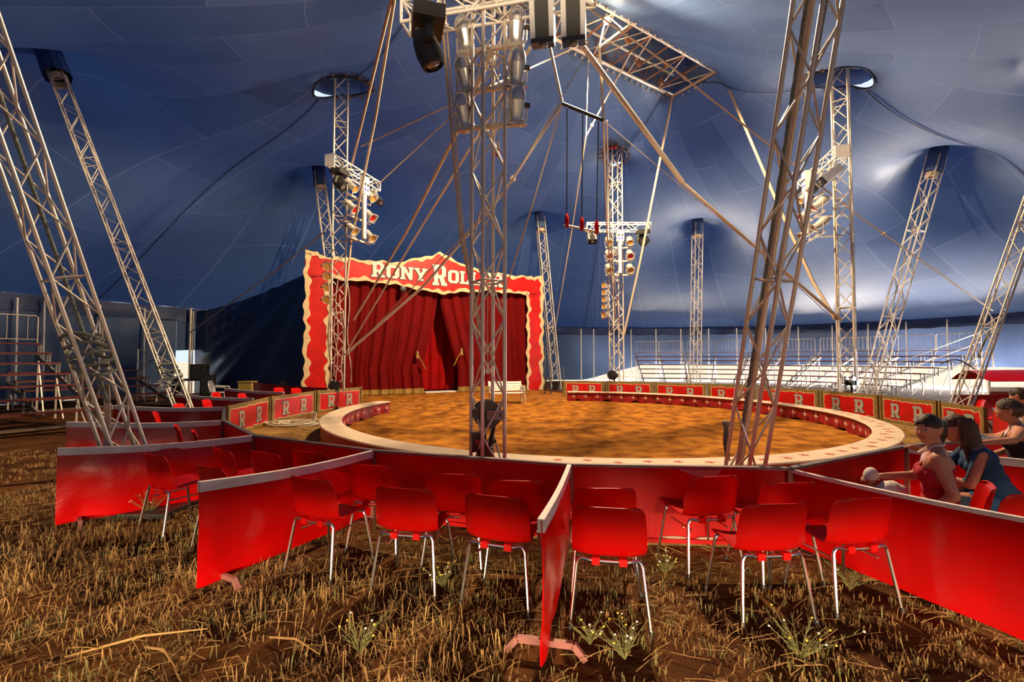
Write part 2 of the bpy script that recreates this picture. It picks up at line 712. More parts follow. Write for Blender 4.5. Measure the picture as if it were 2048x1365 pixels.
# ================================================================== pole positions
KING = {'A': Vector((-.27, 5.15, 0)), 'B': gz(674, 819), 'C': Vector((4.62, 20.4, 0)), 'D': gz(1697, 826)}
KTOP = {'A': 11.4, 'B': 11.2, 'C': 11.1, 'D': 10.9}
# quarter poles: base, top
QP = {}
QP['left'] = (Vector((-7.3, 10.6, 0)), at(102, 118, 12.0))
b = gz(288, 1012)
p = at(0, 190, b.y - .95)
QP['left_front'] = (b, b + (p - b) * 1.78)
b = Vector((2.40, 4.98, 0))
p = at(1636, 0, 3.66)
QP['front'] = (b, b + (p - b) * 1.75)
b = Vector((10.45, 11.0, 0))
p = at(2048, 460, 10.75)
QP['right_edge'] = (b, b + (p - b) * 1.9)
QP['right'] = (gz(1736, 800), at(1874, 312, 17.2))
QP['back_right'] = (gz(1390, 778), at(1395, 448, 25.6))
QP['back'] = (gz(1113, 780), at(1080, 436, 25.2))
QP['back_left'] = (Vector((-7.55, 21.1, 0)), at(638, 345, 21.0))
QP['front_right'] = (Vector((8.0, 4.6, 0)), Vector((9.6, 2.6, 8.9)))

# cupola: long opening, hoops and hooks
CZ = 12.3
cu1, cu2 = gz(1447, 152, CZ), gz(1345, 192, CZ)
CU_END = (cu1 + cu2) / 2
CU_W = (cu1 - cu2).length
CDIR = Vector((-.835, -.55, 0)).normalized()
cl = gz(1130, 88, CZ)
CDIR = (cl - cu2).normalized()
CPER = Vector((-CDIR.y, CDIR.x, 0))
if (cu1 - cu2).dot(CPER) < 0:
    CPER = -CPER
CU_W = max(1.6, abs((cu1 - cu2).dot(CPER)))
CU_L = 10.5
CU_C = cu2 + CPER * (CU_W / 2) + CDIR * (CU_L / 2)

# ================================================================== canopy (taut membrane hung on the poles)
H = .25
xs = np.arange(TC.x - 26, TC.x + 26 + H, H)
ys = np.arange(TC.y - 26, TC.y + 26 + H, H)
Xg, Yg = np.meshgrid(xs, ys, indexing='ij')
la = (Xg - TC.x) * AX.x + (Yg - TC.y) * AX.y
lb = (Xg - TC.x) * NX.x + (Yg - TC.y) * NX.y
rho = np.sqrt((la / TA) ** 2 + (lb / TB) ** 2)
Z = EAVE + (12 - EAVE) * np.clip(1 - rho, 0, 1)
fix = rho >= 1.0
Z[fix] = EAVE
for k in KING:
    d = np.hypot(Xg - KING[k].x, Yg - KING[k].y)
    mk = d < .8
    Z[mk] = KTOP[k] - .3
    fix |= mk
for k, (b, t) in QP.items():
    d = np.hypot(Xg - t.x, Yg - t.y)
    mk = d < 1.2
    Z[mk] = t.z + .42 - .38 * d[mk]
    fix |= mk
ca = (Xg - CU_C.x) * CDIR.x + (Yg - CU_C.y) * CDIR.y
cb = (Xg - CU_C.x) * CPER.x + (Yg - CU_C.y) * CPER.y
mk = (abs(ca) < CU_L / 2 + .1) & (abs(cb) < CU_W / 2 + .1)
Z[mk] = CZ
fix |= mk
free = ~fix
om = 1.9
SAG = .035                              # the cloth hangs a little between its supports
par = (np.add.outer(np.arange(len(xs)), np.arange(len(ys))) % 2) == 0
for it in range(500):
    for pz in (par, ~par):
        avg = np.zeros_like(Z)
        avg[1:-1, 1:-1] = (Z[2:, 1:-1] + Z[:-2, 1:-1] + Z[1:-1, 2:] + Z[1:-1, :-2]) / 4
        u = free & pz
        Z[u] += om * (avg[u] - SAG * H * H / 4 - Z[u])


def canopy_z(x, y):
    i = (x - xs[0]) / H
    j = (y - ys[0]) / H
    i0 = min(max(int(i), 0), len(xs) - 2)
    j0 = min(max(int(j), 0), len(ys) - 2)
    a, b = i - i0, j - j0
    return float(Z[i0, j0] * (1 - a) * (1 - b) + Z[i0 + 1, j0] * a * (1 - b) + Z[i0, j0 + 1] * (1 - a) * b + Z[i0 + 1, j0 + 1] * a * b)


HOLES = [(KING['B'], .95, .55), (KING['C'], .85, .5), (KING['D'], 1.0, .55)]
n_r, n_a = 120, 380
vv, ff, uvs = [], [], []
for i in range(n_r + 1):
    k = (i / n_r) ** .85
    for j in range(n_a):
        p = eave_pt(2 * PI * j / n_a, k)
        vv.append([p.x, p.y, canopy_z(p.x, p.y)])
        uvs.append((k * 21, 2 * PI * j / n_a * 9.0))


def rect_sd(x, y):
    a = abs((x - CU_C.x) * CDIR.x + (y - CU_C.y) * CDIR.y) - CU_L / 2
    b_ = abs((x - CU_C.x) * CPER.x + (y - CU_C.y) * CPER.y) - CU_W / 2
    return max(a, b_)


def hole_at(x, y):
    if rect_sd(x, y) < 0:
        return 9
    for k, (c, ra, rb) in enumerate(HOLES):
        # long axis of each mast hole points away from the cupola
        d = Vector((c.x - CU_C.x, c.y - CU_C.y, 0)).normalized()
        q = Vector((x - c.x, y - c.y, 0))
        a, b_ = q.dot(d), q.dot(Vector((-d.y, d.x, 0)))
        if (a / ra) ** 2 + (b_ / rb) ** 2 < 1:
            return k
    return -1


gone, fuv = set(), []
for i in range(n_r):
    for j in range(n_a):
        j2 = (j + 1) % n_a
        q = (i * n_a + j, i * n_a + j2, (i + 1) * n_a + j2, (i + 1) * n_a + j)
        cx = sum(vv[k][0] for k in q) / 4
        cy = sum(vv[k][1] for k in q) / 4
        if hole_at(cx, cy) >= 0:
            gone.update(q)
            continue
        ff.append(q)
        u1 = uvs[q[1]][1] if j2 else 2 * PI * 9.0
        fuv += [uvs[q[0]], (uvs[q[1]][0], u1), (uvs[q[2]][0], u1), uvs[q[3]]]
used = set(k for q in ff for k in q)
for k in gone & used:          # snap the torn edge onto the true rim of the opening
    x, y = vv[k][0], vv[k][1]
    best = None
    for c, ra, rb in HOLES:
        d = Vector((c.x - CU_C.x, c.y - CU_C.y, 0)).normalized()
        n_ = Vector((-d.y, d.x, 0))
        q = Vector((x - c.x, y - c.y, 0))
        if q.length < 2.2:
            a, b_ = q.dot(d) / ra, q.dot(n_) / rb
            l = math.hypot(a, b_)
            if l > 1e-6:
                best = c + d * (a / l * ra) + n_ * (b_ / l * rb)
    if best is None:
        a = (x - CU_C.x) * CDIR.x + (y - CU_C.y) * CDIR.y
        b_ = (x - CU_C.x) * CPER.x + (y - CU_C.y) * CPER.y
        da, db = CU_L / 2 - abs(a), CU_W / 2 - abs(b_)
        if abs(da) < abs(db):
            a = math.copysign(CU_L / 2, a)
            b_ = max(-CU_W / 2, min(CU_W / 2, b_))
        else:
            b_ = math.copysign(CU_W / 2, b_)
            a = max(-CU_L / 2, min(CU_L / 2, a))
        best = CU_C + CDIR * a + CPER * b_
    vv[k][0], vv[k][1] = best.x, best.y
    vv[k][2] = canopy_z(best.x, best.y)
me = bpy.data.meshes.new('ceiling')
me.from_pydata([tuple(p) for p in vv], [], ff)
me.materials.append(MATS['canopy'])
ul = me.uv_layers.new(name='UVMap')
ul.data.foreach_set('uv', [c for p in fuv for c in p])
me.polygons.foreach_set('use_smooth', [True] * len(me.polygons))
ceiling = bpy.data.objects.new('ceiling', me)
link(ceiling)
ceiling['kind'] = 'structure'
ceiling['label'] = 'blue canvas big top canopy stretched over the lattice poles'


def ribbon(p, q, wd, n=50, dz=-.03):
    mb = MB()
    p, q = Vector(p), Vector(q)
    d = (q - p).normalized()
    s = Vector((-d.y, d.x, 0)).normalized() * wd / 2
    rows = []
    for i in range(n + 1):
        c = p.lerp(q, i / n)
        wob = .03 * math.sin(i * 1.7)
        rows.append([(e.x, e.y, canopy_z(e.x, e.y) + dz) for e in (c - s * (1 + wob), c, c + s)])
    mb.sheet(rows, -.015)
    return mb


# laced joins of the canopy sections
LACE = []
def eave_at_px(u, v):
    best = None
    for k in range(720):
        e = eave_pt(2 * PI * k / 720)
        if e.y < 1:
            continue
        uu = 1024 + F_PX * e.x / e.y
        if best is None or abs(uu - u) < best[0]:
            best = (abs(uu - u), e, 2 * PI * k / 720)
    return best[1], best[2]


for a, b_ in ((KING['B'], eave_at_px(185, 600)[0]), (KING['C'], eave_at_px(1168, 660)[0]),
              (KING['D'], Vector((24.5, 17.0, 0))), (KING['D'], CU_C - CDIR * CU_L / 2), (KING['B'], CU_C + CDIR * CU_L / 2),
              (KING['C'], CU_C - CDIR * (CU_L / 2 - .5))):
    a, b_ = Vector(a), Vector(b_)
    d = (b_ - a).normalized()
    d.z = 0
    ribbon(a + d * 1.0, b_, .032).build('lacing_seam', 'lacing', ceiling, True)

# sleeves where the quarter poles meet the cloth
for k, (b, t) in QP.items():
    ax = (t - b).normalized()
    mb = MB()
    P = []
    nseg = 40
    for i, (h, r) in enumerate([(.75, .27), (.4, .27), (.1, .275), (-.25, .28), (-.55, .29), (-.62, .29)]):
        c = t + ax * h
        s = ax.cross(Vector((1, 0, 0))).normalized()
        u = ax.cross(s)
        P.append([c + (s * math.cos(2 * PI * j / nseg) + u * math.sin(2 * PI * j / nseg)) * (r * (1 + .05 * math.sin(j * 1.885) * (i > 0))) for j in range(nseg)])
    mb.grid([[tuple(q) for q in row] for row in P], True)
    o = mb.build('pole_sleeve', 'sleeve', ceiling, True)
    mb = MB()
    mb.lathe([(.17, -.62), (.2, -.62), (.2, -.8), (.17, -.8)], t, ax, 14, False)
    mb.build('pole_collar', 'cream_top', o, True)
# rims with hooks round the mast openings, storm caps above them
for c, ra, rb in HOLES:
    d = Vector((c.x - CU_C.x, c.y - CU_C.y, 0)).normalized()
    n_ = Vector((-d.y, d.x, 0))
    ring = []
    for j in range(33):
        a = 2 * PI * j / 32
        p = c + d * (math.cos(a) * ra) + n_ * (math.sin(a) * rb)
        ring.append((p.x, p.y, canopy_z(p.x, p.y) - .02))
    rim = MB().tube(ring, .035, 6).build('mast_opening_rim', 'lacing', ceiling, True)
    for j in range(0, 32, 2):
        p = Vector(ring[j])
        o_ = (p - Vector((c.x, c.y, p.z))).normalized()
        MB().tube([p + o_ * .05, p + o_ * .17 + Vector((0, 0, -.05)), p + o_ * .2], .03, 5).build('hook', 'rust', rim)
    mb = MB()
    P = []
    z0 = canopy_z(c.x, c.y)
    zr = sum(p[2] for p in ring) / len(ring)
    for i in range(7):
        k = i / 6
        row = []
        for j in range(25):
            a = 2 * PI * j / 24
            p = c + d * (math.cos(a) * (ra + .35) * (1 - k * .85)) + n_ * (math.sin(a) * (rb + .35) * (1 - k * .85))
            row.append((p.x, p.y, max(ring[min(32, int(j / 24 * 32))][2], zr) + .22 + k * .75 + .04 * math.sin(j * 2.1)))
        P.append(row)
    mb.grid(P)
    cap = mb.build('storm_cap', 'cap_cloth', ceiling, True)
    for j, (a, mt) in enumerate(((.25, 'storm_cloth'), (.55, 'storm_cloth'), (1.02, 'red_vinyl'), (1.5, 'storm_cloth'))):
        a *= PI
        p = c + d * (math.cos(a) * ra * .95) + n_ * (math.sin(a) * rb * .95)
        tdir = (d * -math.sin(a) * ra + n_ * math.cos(a) * rb).normalized()
        q0 = Vector((p.x, p.y, z0 - .05))
        wd_ = .42 if mt == 'storm_cloth' else .16
        MB().sheet([[tuple(q0 + tdir * (wd_ * x_) + Vector((0, 0, y_ + .05 * math.sin(x_ * 5 + j)))) for x_ in (-1, -.5, 0, .5, 1)] for y_ in (0, .3, .65)], .012).build('cloth_flap', mt, cap, True)

# ------------------------------------------------------------------ side walls and valance
PHI_DOOR0 = eave_at_px(352, 620)[1]
PHI_DOOR1 = eave_at_px(389, 620)[1]


def wall(name, phi0, phi1, zb, ztop=3.8, k=1.0, fold=.07, step=.35, mname='wall_cloth', amp_z=.05):
    L_ = abs(phi1 - phi0) * 21
    n = max(4, int(L_ / step * 2.2))
    P, U = [], []
    nz = 12
    mb = MB()
    for i in range(nz + 1):
        row = []
        for j in range(n + 1):
            ph = phi0 + (phi1 - phi0) * j / n
            b0 = zb(ph) if callable(zb) else zb
            z0 = b0 + amp_z * noise.noise(Vector((ph * 21 * .8, 0, 5)))
            z = z0 + (ztop - z0) * i / nz
            hang = 1 - .5 * i / nz
            f = fold * hang * (noise.noise(Vector((ph * 21 * 1.4, z * .25, 1))) * 1.6 + .5 * noise.noise(Vector((ph * 21 * 4 + z * .8, z * .5, 2))))
            p = eave_pt(ph, k, z)
            o = (p - TC)
            o.z = 0
            p = p + o.normalized() * f
            row.append(tuple(p))
            U.append((z, ph * 9.0))
        P.append(row)
    mb.grid(P)
    o = mb.build(name, mname, None, True, auto=80)
    uv = o.data.uv_layers.new(name='UVMap')
    li = np.zeros(len(o.data.loops), int)
    o.data.loops.foreach_get('vertex_index', li)
    uv.data.foreach_set('uv', np.array(U)[li].ravel())
    o['kind'] = 'structure'
    return o


def gap(ph):
    a = math.degrees(ph) % 360
    if a > 180:
        a -= 360
    up = 1.2
    return up * min(1, max(0, (58 - a) / 12)) if a > -40 else 1.2


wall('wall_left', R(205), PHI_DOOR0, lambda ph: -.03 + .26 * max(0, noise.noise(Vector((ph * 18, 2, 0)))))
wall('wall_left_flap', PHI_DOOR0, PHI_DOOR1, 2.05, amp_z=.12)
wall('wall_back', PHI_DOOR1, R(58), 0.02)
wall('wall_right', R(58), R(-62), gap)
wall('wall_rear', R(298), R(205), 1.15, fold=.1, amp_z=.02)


def valance(name, phi0, phi1):
    n = max(6, int(abs(phi1 - phi0) * 21 / .22))
    mb = MB()
    P = []
    for i in range(5):
        row = []
        for j in range(n + 1):
            ph = phi0 + (phi1 - phi0) * j / n
            z = EAVE + .06 - .62 * i / 4 + (.03 * math.sin(ph * 90) if i == 4 else 0)
            p = eave_pt(ph, .9985, z)
            o = p - TC
            o.z = 0
            row.append(tuple(p + o.normalized() * (.06 * i / 4 * noise.noise(Vector((ph * 30, i * .3, 9))) * 2)))
        P.append(row)
    mb.sheet(P, .01)
    o = mb.build(name, 'valance', None, True, auto=80)
    o['kind'] = 'structure'


valance('trim_1', R(205), PHI_DOOR0)
valance('trim_2', PHI_DOOR0, R(58))
valance('trim_3', R(58), R(-62))

# backstage tarp between the left wall and the stage front
PL = Vector((-8.5, 18.8, 0))
PR = Vector((1.63, 24.6, 0))
pd = (PR - PL).normalized()
pn = Vector((pd.y, -pd.x, 0))           # faces the ring
PLEN = (PR - PL).length
t0 = eave_at_px(387, 620)[0]
t0.z = 0
t1 = PL - pn * .35 + pd * .3
mb = MB()
P = []
for i in range(25):
    row = []
    for j in range(61):
        a = j / 60
        z1 = 3.95 + 1.4 * a ** 1.6
        z = z1 * i / 24
        p = t0.lerp(t1, a)
        n_ = Vector((-(t1 - t0).y, (t1 - t0).x, 0)).normalized()
        fan = math.atan2(z1 + .4 - z, 1.05 - a) * 9
        f = .30 * (noise.noise(Vector((fan * 1.5, a * 1.0, 3))) + .4 * noise.noise(Vector((fan * 3.5, a * 1.5, 8)))) * (1 - .55 * i / 24) * min(1, a * 4) + .25 * math.sin(a * PI) * (1 - i / 24)
        row.append(tuple(p - n_ * f + Vector((0, 0, z))))
    P.append(row)
mb.sheet(P, .012)
structure(mb, 'wall_backstage', 'tarp', True)

# eave poles
n_pole = 0
grp = 'slim side poles along the tent edge'
side_spots = [(u, 'back') for u in (1160, 1186, 1240, 1262, 1313, 1364, 1420, 1476, 1536, 1600, 1668, 1742, 1816, 1902, 1995)]
seen = []
ORD = ['first', 'second', 'third', 'fourth', 'fifth', 'sixth', 'seventh', 'eighth', 'ninth', 'tenth', 'eleventh', 'twelfth', 'thirteenth', 'fourteenth', 'fifteenth']
n_pole = -1
for u, _ in side_spots + [(15, ''), (75, ''), (187, ''), (278, '')]:
    n_pole = 0 if u == 15 else n_pole + 1
    e, ph = eave_at_px(u, 640)
    b0 = eave_pt(ph, .985, 0)
    mb = MB()
    mb.tube([b0, eave_pt(ph, .988, EAVE - .12)], .038, 8)
    mb.lathe([(.09, 0), (.09, .02), (.05, .03)], b0, n=10)
    left = u < 300
    grounded(mb, 'side_pole', 'white_paint',
             ('slim pale side pole at the tent edge behind the left bleachers, %s from the left' if left else
              'slim pale side pole at the tent edge along the right wall, %s from the left') % ORD[n_pole], 'pole', b0,
             'side poles by the left wall' if left else 'side poles by the right wall', True)
# pole at the bright slit
e, ph = eave_at_px(371, 620)
b0 = eave_pt(ph, .985, 0)
mb = MB().tube([b0, eave_pt(ph, .985, 4.05)], .05, 8)
mb.tube([b0 + Vector((.12, 0, 0)), eave_pt(ph, .985, 3.9) + Vector((.12, 0, 0))], .03, 8)
grounded(mb, 'corner_pole', 'truss', 'paired corner pole standing in the bright gap of the tent wall', 'pole', b0, None, True)

# ================================================================== lattice poles
def lattice(name, label, cat, p0, p1, w, rot, bay, rc, rb, mname, group, base=True, skip_below=0):
    p0, p1 = Vector(p0), Vector(p1)
    t = thing(name, label, cat, p0, 0, group)
    ax = (p1 - p0)
    L_ = ax.length
    ax.normalize()
    e1 = Vector((math.cos(rot), math.sin(rot), 0))
    e1 = (e1 - ax * e1.dot(ax)).normalized()
    e2 = ax.cross(e1)
    cs = [e1 * a * w / 2 + e2 * b * w / 2 for a, b in ((-1, -1), (1, -1), (1, 1), (-1, 1))]
    for c in cs:
        rod('chord', p0 + c, p1 + c, rc, mname, t, 8)
    n = int(L_ / bay)
    for i in range(n):
        a, b = L_ * i / n, L_ * (i + 1) / n
        for k in range(4):
            k2 = (k + 1) % 4
            if (i + k) % 2:
                k, k2 = k2, k
            rod('brace', p0 + ax * a + cs[k], p0 + ax * b + cs[k2], rb, mname, t)
        if i % 6 == 0:
            for k in range(4):
                rod('rung', p0 + ax * a + cs[k], p0 + ax * a + cs[(k + 1) % 4], rb * 1.15, mname, t)
    if base:
        mb = MB()
        mb.cbox((p0.x, p0.y, .02 + p0.z), (w * 1.7, w * 1.7, .04))
        mb.cbox((p0.x, p0.y, .06 + p0.z), (w * 1.15, w * 1.15, .05))
        mb.build('base_plate', 'truss_dark', t)
    return t, p0, ax, cs, L_


gk = 'square lattice king poles round the ring'
lat = {}
klab = {'A': 'tall vertical lattice king pole in front of the ring with six silver spotlights',
        'B': 'tall vertical lattice king pole standing left of the red stage curtain',
        'C': 'tall vertical lattice king pole at the far side of the ring',
        'D': 'tall vertical lattice king pole right of the ring behind the curb'}
kw = {'A': (.275, R(31)), 'B': (.42, R(20)), 'C': (.46, R(12)), 'D': (.42, R(48))}
for k in 'ABCD':
    lat[k] = lattice('king_pole', klab[k], 'pole', KING[k], KING[k] + Vector((0, 0, KTOP[k] + .5)), kw[k][0], kw[k][1],
                     .42 if k == 'A' else .52, .021 if k == 'A' else .03, .011 if k == 'A' else .016, 'truss', gk)
gq = 'leaning lattice quarter poles'
qlab = {'left': 'leaning lattice pole rising to the blue sleeve at upper left',
        'left_front': 'near leaning lattice pole at the left edge standing by a red partition',
        'front': 'big leaning lattice pole in front of the ring with green rope inside',
        'right_edge': 'leaning lattice pole at the right edge near the seated people',
        'right': 'leaning lattice pole in front of the right bleachers',
        'back_right': 'thin far lattice pole before the middle of the bleachers',
        'back': 'thin far lattice pole just right of the red stage front',
        'back_left': 'thin far lattice pole behind the left king pole',
        'front_right': 'leaning lattice pole outside the view at the right'}
qw = {'left': .30, 'left_front': .29, 'front': .255, 'right_edge': .3, 'right': .42, 'back_right': .42, 'back': .42, 'back_left': .42, 'front_right': .3}
qr = {'left': R(20), 'left_front': R(60), 'front': R(28), 'right_edge': R(30), 'right': R(20), 'back_right': R(5), 'back': R(10), 'back_left': R(25), 'front_right': 0}
for k, (b, t) in QP.items():
    if k == 'front_right':
        continue
    lat['q_' + k] = lattice('quarter_pole', qlab[k], 'pole', b, t, qw[k], qr[k], .42 if qw[k] < .35 else .55,
                            .02 if qw[k] < .35 else .026, .010 if qw[k] < .35 else .014, 'truss', gq)

# ================================================================== ring curb
curb = thing('ring_curb', 'low round ring curb with cream top and red starred skirt', 'ring curb', RC)
A0, A1 = R(160), R(87 + 360)
CW, CH = .42, .40


def arc_strip(r0, z0, r1, z1, a0, a1, n, wob=None):
    rows = []
    for r, z, k in ((r0, z0, 0), (r1, z1, 1)):
        rows.append([(RC.x + (r + (wob(a, k) if wob else 0)) * math.cos(a), RC.y + (r + (wob(a, k) if wob else 0)) * math.sin(a), z)
                     for a in [a0 + (a1 - a0) * j / n for j in range(n + 1)]])
    return rows


n = 190
mb = MB()
rows = []
for r, z in ((RR - CW, CH - .035), (RR - CW - .015, CH - .015), (RR - CW, CH), (RR, CH), (RR + .015, CH - .015), (RR, CH - .035), (RR - CW, CH - .035)):
    rows.append([(RC.x + r * math.cos(a), RC.y + r * math.sin(a), z) for a in [A0 + (A1 - A0) * j / n for j in range(n + 1)]])
mb.grid(rows)
for j in (0, n):
    mb.add([rows[i][j] for i in range(6)], [tuple(range(6))])
top = mb.build('curb_top', 'cream_top', curb, True, auto=30)
mb = MB()
P = []
for i in range(6):
    k = i / 5
    P.append([(RC.x + (RR - CW + .03 - .03 * k * math.sin(j * .83) - .025 * k * math.sin(j * 2.3)) * math.cos(a),
               RC.y + (RR - CW + .03 - .03 * k * math.sin(j * .83) - .025 * k * math.sin(j * 2.3)) * math.sin(a),
               CH - .03 - k * (.31 + .03 * math.sin(j * .5) + (.05 * math.sin(j * .9) if a > R(420) else 0))) for j, a in enumerate([A0 + (A1 - A0) * jj / (2 * n) for jj in range(2 * n + 1)])])
mb.sheet(P, .008)
inner = mb.build('inner_skirt', 'skirt', curb, True, auto=70)
mb = MB()
mb.sheet([[(RC.x + (RR - .02) * math.cos(a), RC.y + (RR - .02) * math.sin(a), z) for a in [A0 + (A1 - A0) * j / n for j in range(n + 1)]] for z in (.0, .2, CH - .03)], .02)
mb.build('outer_panel', 'skirt', curb, True, auto=70)
mb = MB()
for a in (A0, A1):
    p, q = (RC + Vector((math.cos(a), math.sin(a), 0)) * r for r in (RR - CW + .03, RR - .03))
    mb.bar(p + Vector((0, 0, .19)), q + Vector((0, 0, .19)), .03, .36)
mb.build('end_panel', 'skirt', curb)


def star_pts(c, ex, ey, r, ri, n):
    return [c + ex * (math.cos(PI * k / n + PI / 2) * (r if k % 2 == 0 else ri)) + ey * (math.sin(PI * k / n + PI / 2) * (r if k % 2 == 0 else ri)) for k in range(2 * n)]


# eight-pointed sparkle stars on the inner skirt
ns = 66
for k in range(ns):
    a = A0 + (A1 - A0) * (k + .5) / ns
    rad = Vector((math.cos(a), math.sin(a), 0))
    tan = Vector((-rad.y, rad.x, 0))
    c = RC + rad * (RR - CW - .035) + Vector((0, 0, .235))
    mb = MB()
    pts = []
    for i in range(16):
        rr = (.10 if i % 4 == 0 else .055) if i % 2 == 0 else .018
        an = 2 * PI * i / 16
        pts.append(c + tan * math.cos(an) * rr + Vector((0, 0, 1)) * math.sin(an) * rr)
    q = [p + rad * .012 for p in pts]
    mb.add([c] + pts + q, [(0, 1 + (i + 1) % 16, 1 + i) for i in range(16)] + [(1 + i, 1 + (i + 1) % 16, 17 + (i + 1) % 16, 17 + i) for i in range(16)])
    mb.build('skirt_star', 'star_cream', curb)
# small red stars on the cream top (right half)
for k in range(40):
    a = R(258) + R(140) * k / 39
    rad = Vector((math.cos(a), math.sin(a), 0))
    tan = Vector((-rad.y, rad.x, 0))
    c = RC + rad * (RR - CW * (.5 + .12 * math.sin(k * 2.3))) + Vector((0, 0, CH + .003))
    pts = star_pts(c, tan, rad, .075, .03, 5)
    mb = MB()
    mb.add([c] + pts + [p - Vector((0, 0, .006)) for p in pts], [(0, 1 + i, 1 + (i + 1) % 10) for i in range(10)] + [(1 + i, 11 + i, 11 + (i + 1) % 10, 1 + (i + 1) % 10) for i in range(10)])
    mb.build('top_star', 'star_red', curb)

# ================================================================== painted fence panels (R R)
def wavy(n, amp, seed):
    rr = random.Random(seed)
    return [amp * (rr.random() - .5) * 2 for _ in range(n)]


GE = {}


def letter_obj(ch, h, depth, mname, parent, grow=0, wscale=1.0, name='letter'):
    key = (ch, round(h, 3), mname, grow, round(wscale, 3))
    if key not in GE:
        vs, fs = glyph_mesh(ch, h, depth, grow, wscale)
        me = bpy.data.meshes.new(name)
        me.from_pydata(vs, [], fs)
        me.materials.append(MATS[mname])
        GE[key] = me
    o = bpy.data.objects.new(name, GE[key])
    link(o, parent)
    return o


def fence_panel(a0, a1, r, label, group, hgt=.70, dark=False):
    """panel between two angles on the circle round the ring, painted side facing the ring"""
    p = RC + Vector((math.cos(a0), math.sin(a0), 0)) * r      # left end as seen from inside has the larger angle
    q = RC + Vector((math.cos(a1), math.sin(a1), 0)) * r
    ex = (q - p)
    L_ = ex.length - .05
    ex.normalize()
    rz = math.atan2(ex.y, ex.x)
    t = thing('fence_panel', label, 'fence panel', p + ex * .025, rz, group)
    mb = MB().box((0, -.02, .03), (L_, .02, hgt))
    mb.build('board', 'gold', t, world=False)
    for x in (.04, L_ - .04):
        MB().box((x - .03, -.045, 0), (x + .03, -.02, hgt + .02)).build('post', 'gold', t, world=False)
    # red field with ragged outline and pale line round it
    rr = random.Random(int(a0 * 1000))
    def ragged(inset, amp, seed):
        r2 = random.Random(seed)
        x0, x1, z0, z1 = .13 + inset, L_ - .13 - inset, .10 + inset, hgt - .09 - inset
        pts = []
        for k in range(24):
            pts.append((x0 + (x1 - x0) * k / 24, z0 + amp * (r2.random() - .5) * 2))
        for k in range(9):
            pts.append((x1 + amp * (r2.random() - .5) * 2, z0 + (z1 - z0) * k / 9))
        for k in range(24):
            pts.append((x1 - (x1 - x0) * k / 24, z1 + amp * (r2.random() - .5) * 2))
        for k in range(9):
            pts.append((x0 + amp * (r2.random() - .5) * 2, z1 - (z1 - z0) * k / 9))
        return pts
    sd_ = int(abs(a0) * 1000)
    pale = ragged(0, .02, sd_)
    mb = MB()
    n = len(pale)
    inn = ragged(.016, .02, sd_)
    vs = [(x, -.026, z) for x, z in pale] + [(x, -.026, z) for x, z in inn] + [(x, -.02, z) for x, z in pale] + [(x, -.02, z) for x, z in inn]
    fs = [(i, (i + 1) % n, n + (i + 1) % n, n + i) for i in range(n)] + [(2 * n + i, 2 * n + (i + 1) % n, (i + 1) % n, i) for i in range(n)]
    mb.add(vs, fs)
    mb.build('border_line', 'cream_trim', t, world=False)
    mb = MB()
    vs, fs = text_poly(inn, [], .004)
    mb.add([(x, y - .0245, z) for x, y, z in vs], fs)
    mb.build('red_field', 'red_paint', t, world=False)
    lh = .36
    for cx in (L_ * .30, L_ * .70):
        o = letter_obj('R', lh, .006, 'letter_edge', t, .012, 1.15, 'letter_outline')
        o.location = (cx - lh * .41, -.030, .17)
        o2 = letter_obj('R', lh, .006, 'letter_grey', t, 0, 1.15, 'letter')
        o2.location = (cx - lh * .41, -.034, .17)
    for x in (.2, L_ - .2):
        mb = MB()
        mb.bar((x, .03, .5), (x, .42, .02), .04, .03)
        mb.bar((x, .0, .02), (x, .45, .02), .05, .03)
        mb.build('rear_brace', 'wood_dark', t, world=False)
    return t


LF = 7.95
rel = lambda p: math.atan2(p.y - RC.y, p.x - RC.x)
angl = [R(150), R(164.5), R(179.5), R(196.5)]
labs = ['gold-bordered fence panel with two grey Rs nearest the left king pole',
        'gold-bordered fence panel with two grey Rs in the middle of the left row',
        'gold-bordered fence panel with two grey Rs beside the left box partitions']
for i in range(3):
    fence_panel(angl[i + 1], angl[i], LF + .1, labs[i], 'R R fence panels left of the ring')
ra = [87.6, 74.7, 60.5, 45.8, 32.7, 17.5, 3.9, -9, -19.5]
nth = ['leftmost', 'second', 'third', 'fourth', 'fifth', 'sixth', 'seventh', 'eighth']
for i in range(8):
    lb_ = ('leftmost of the red R R fence panels behind the ring' if i == 0 else
           'last red R R fence panel at the right, behind the leaning pole' if i == 7 else
           nth[i] + ' from the left of the red R R fence panels behind the ring')
    fence_panel(R(ra[i]), R(ra[i + 1]), 8.0, lb_, 'R R fence panels behind the ring')

# ================================================================== spectators' boxes: front panels and dividers
BH = .72


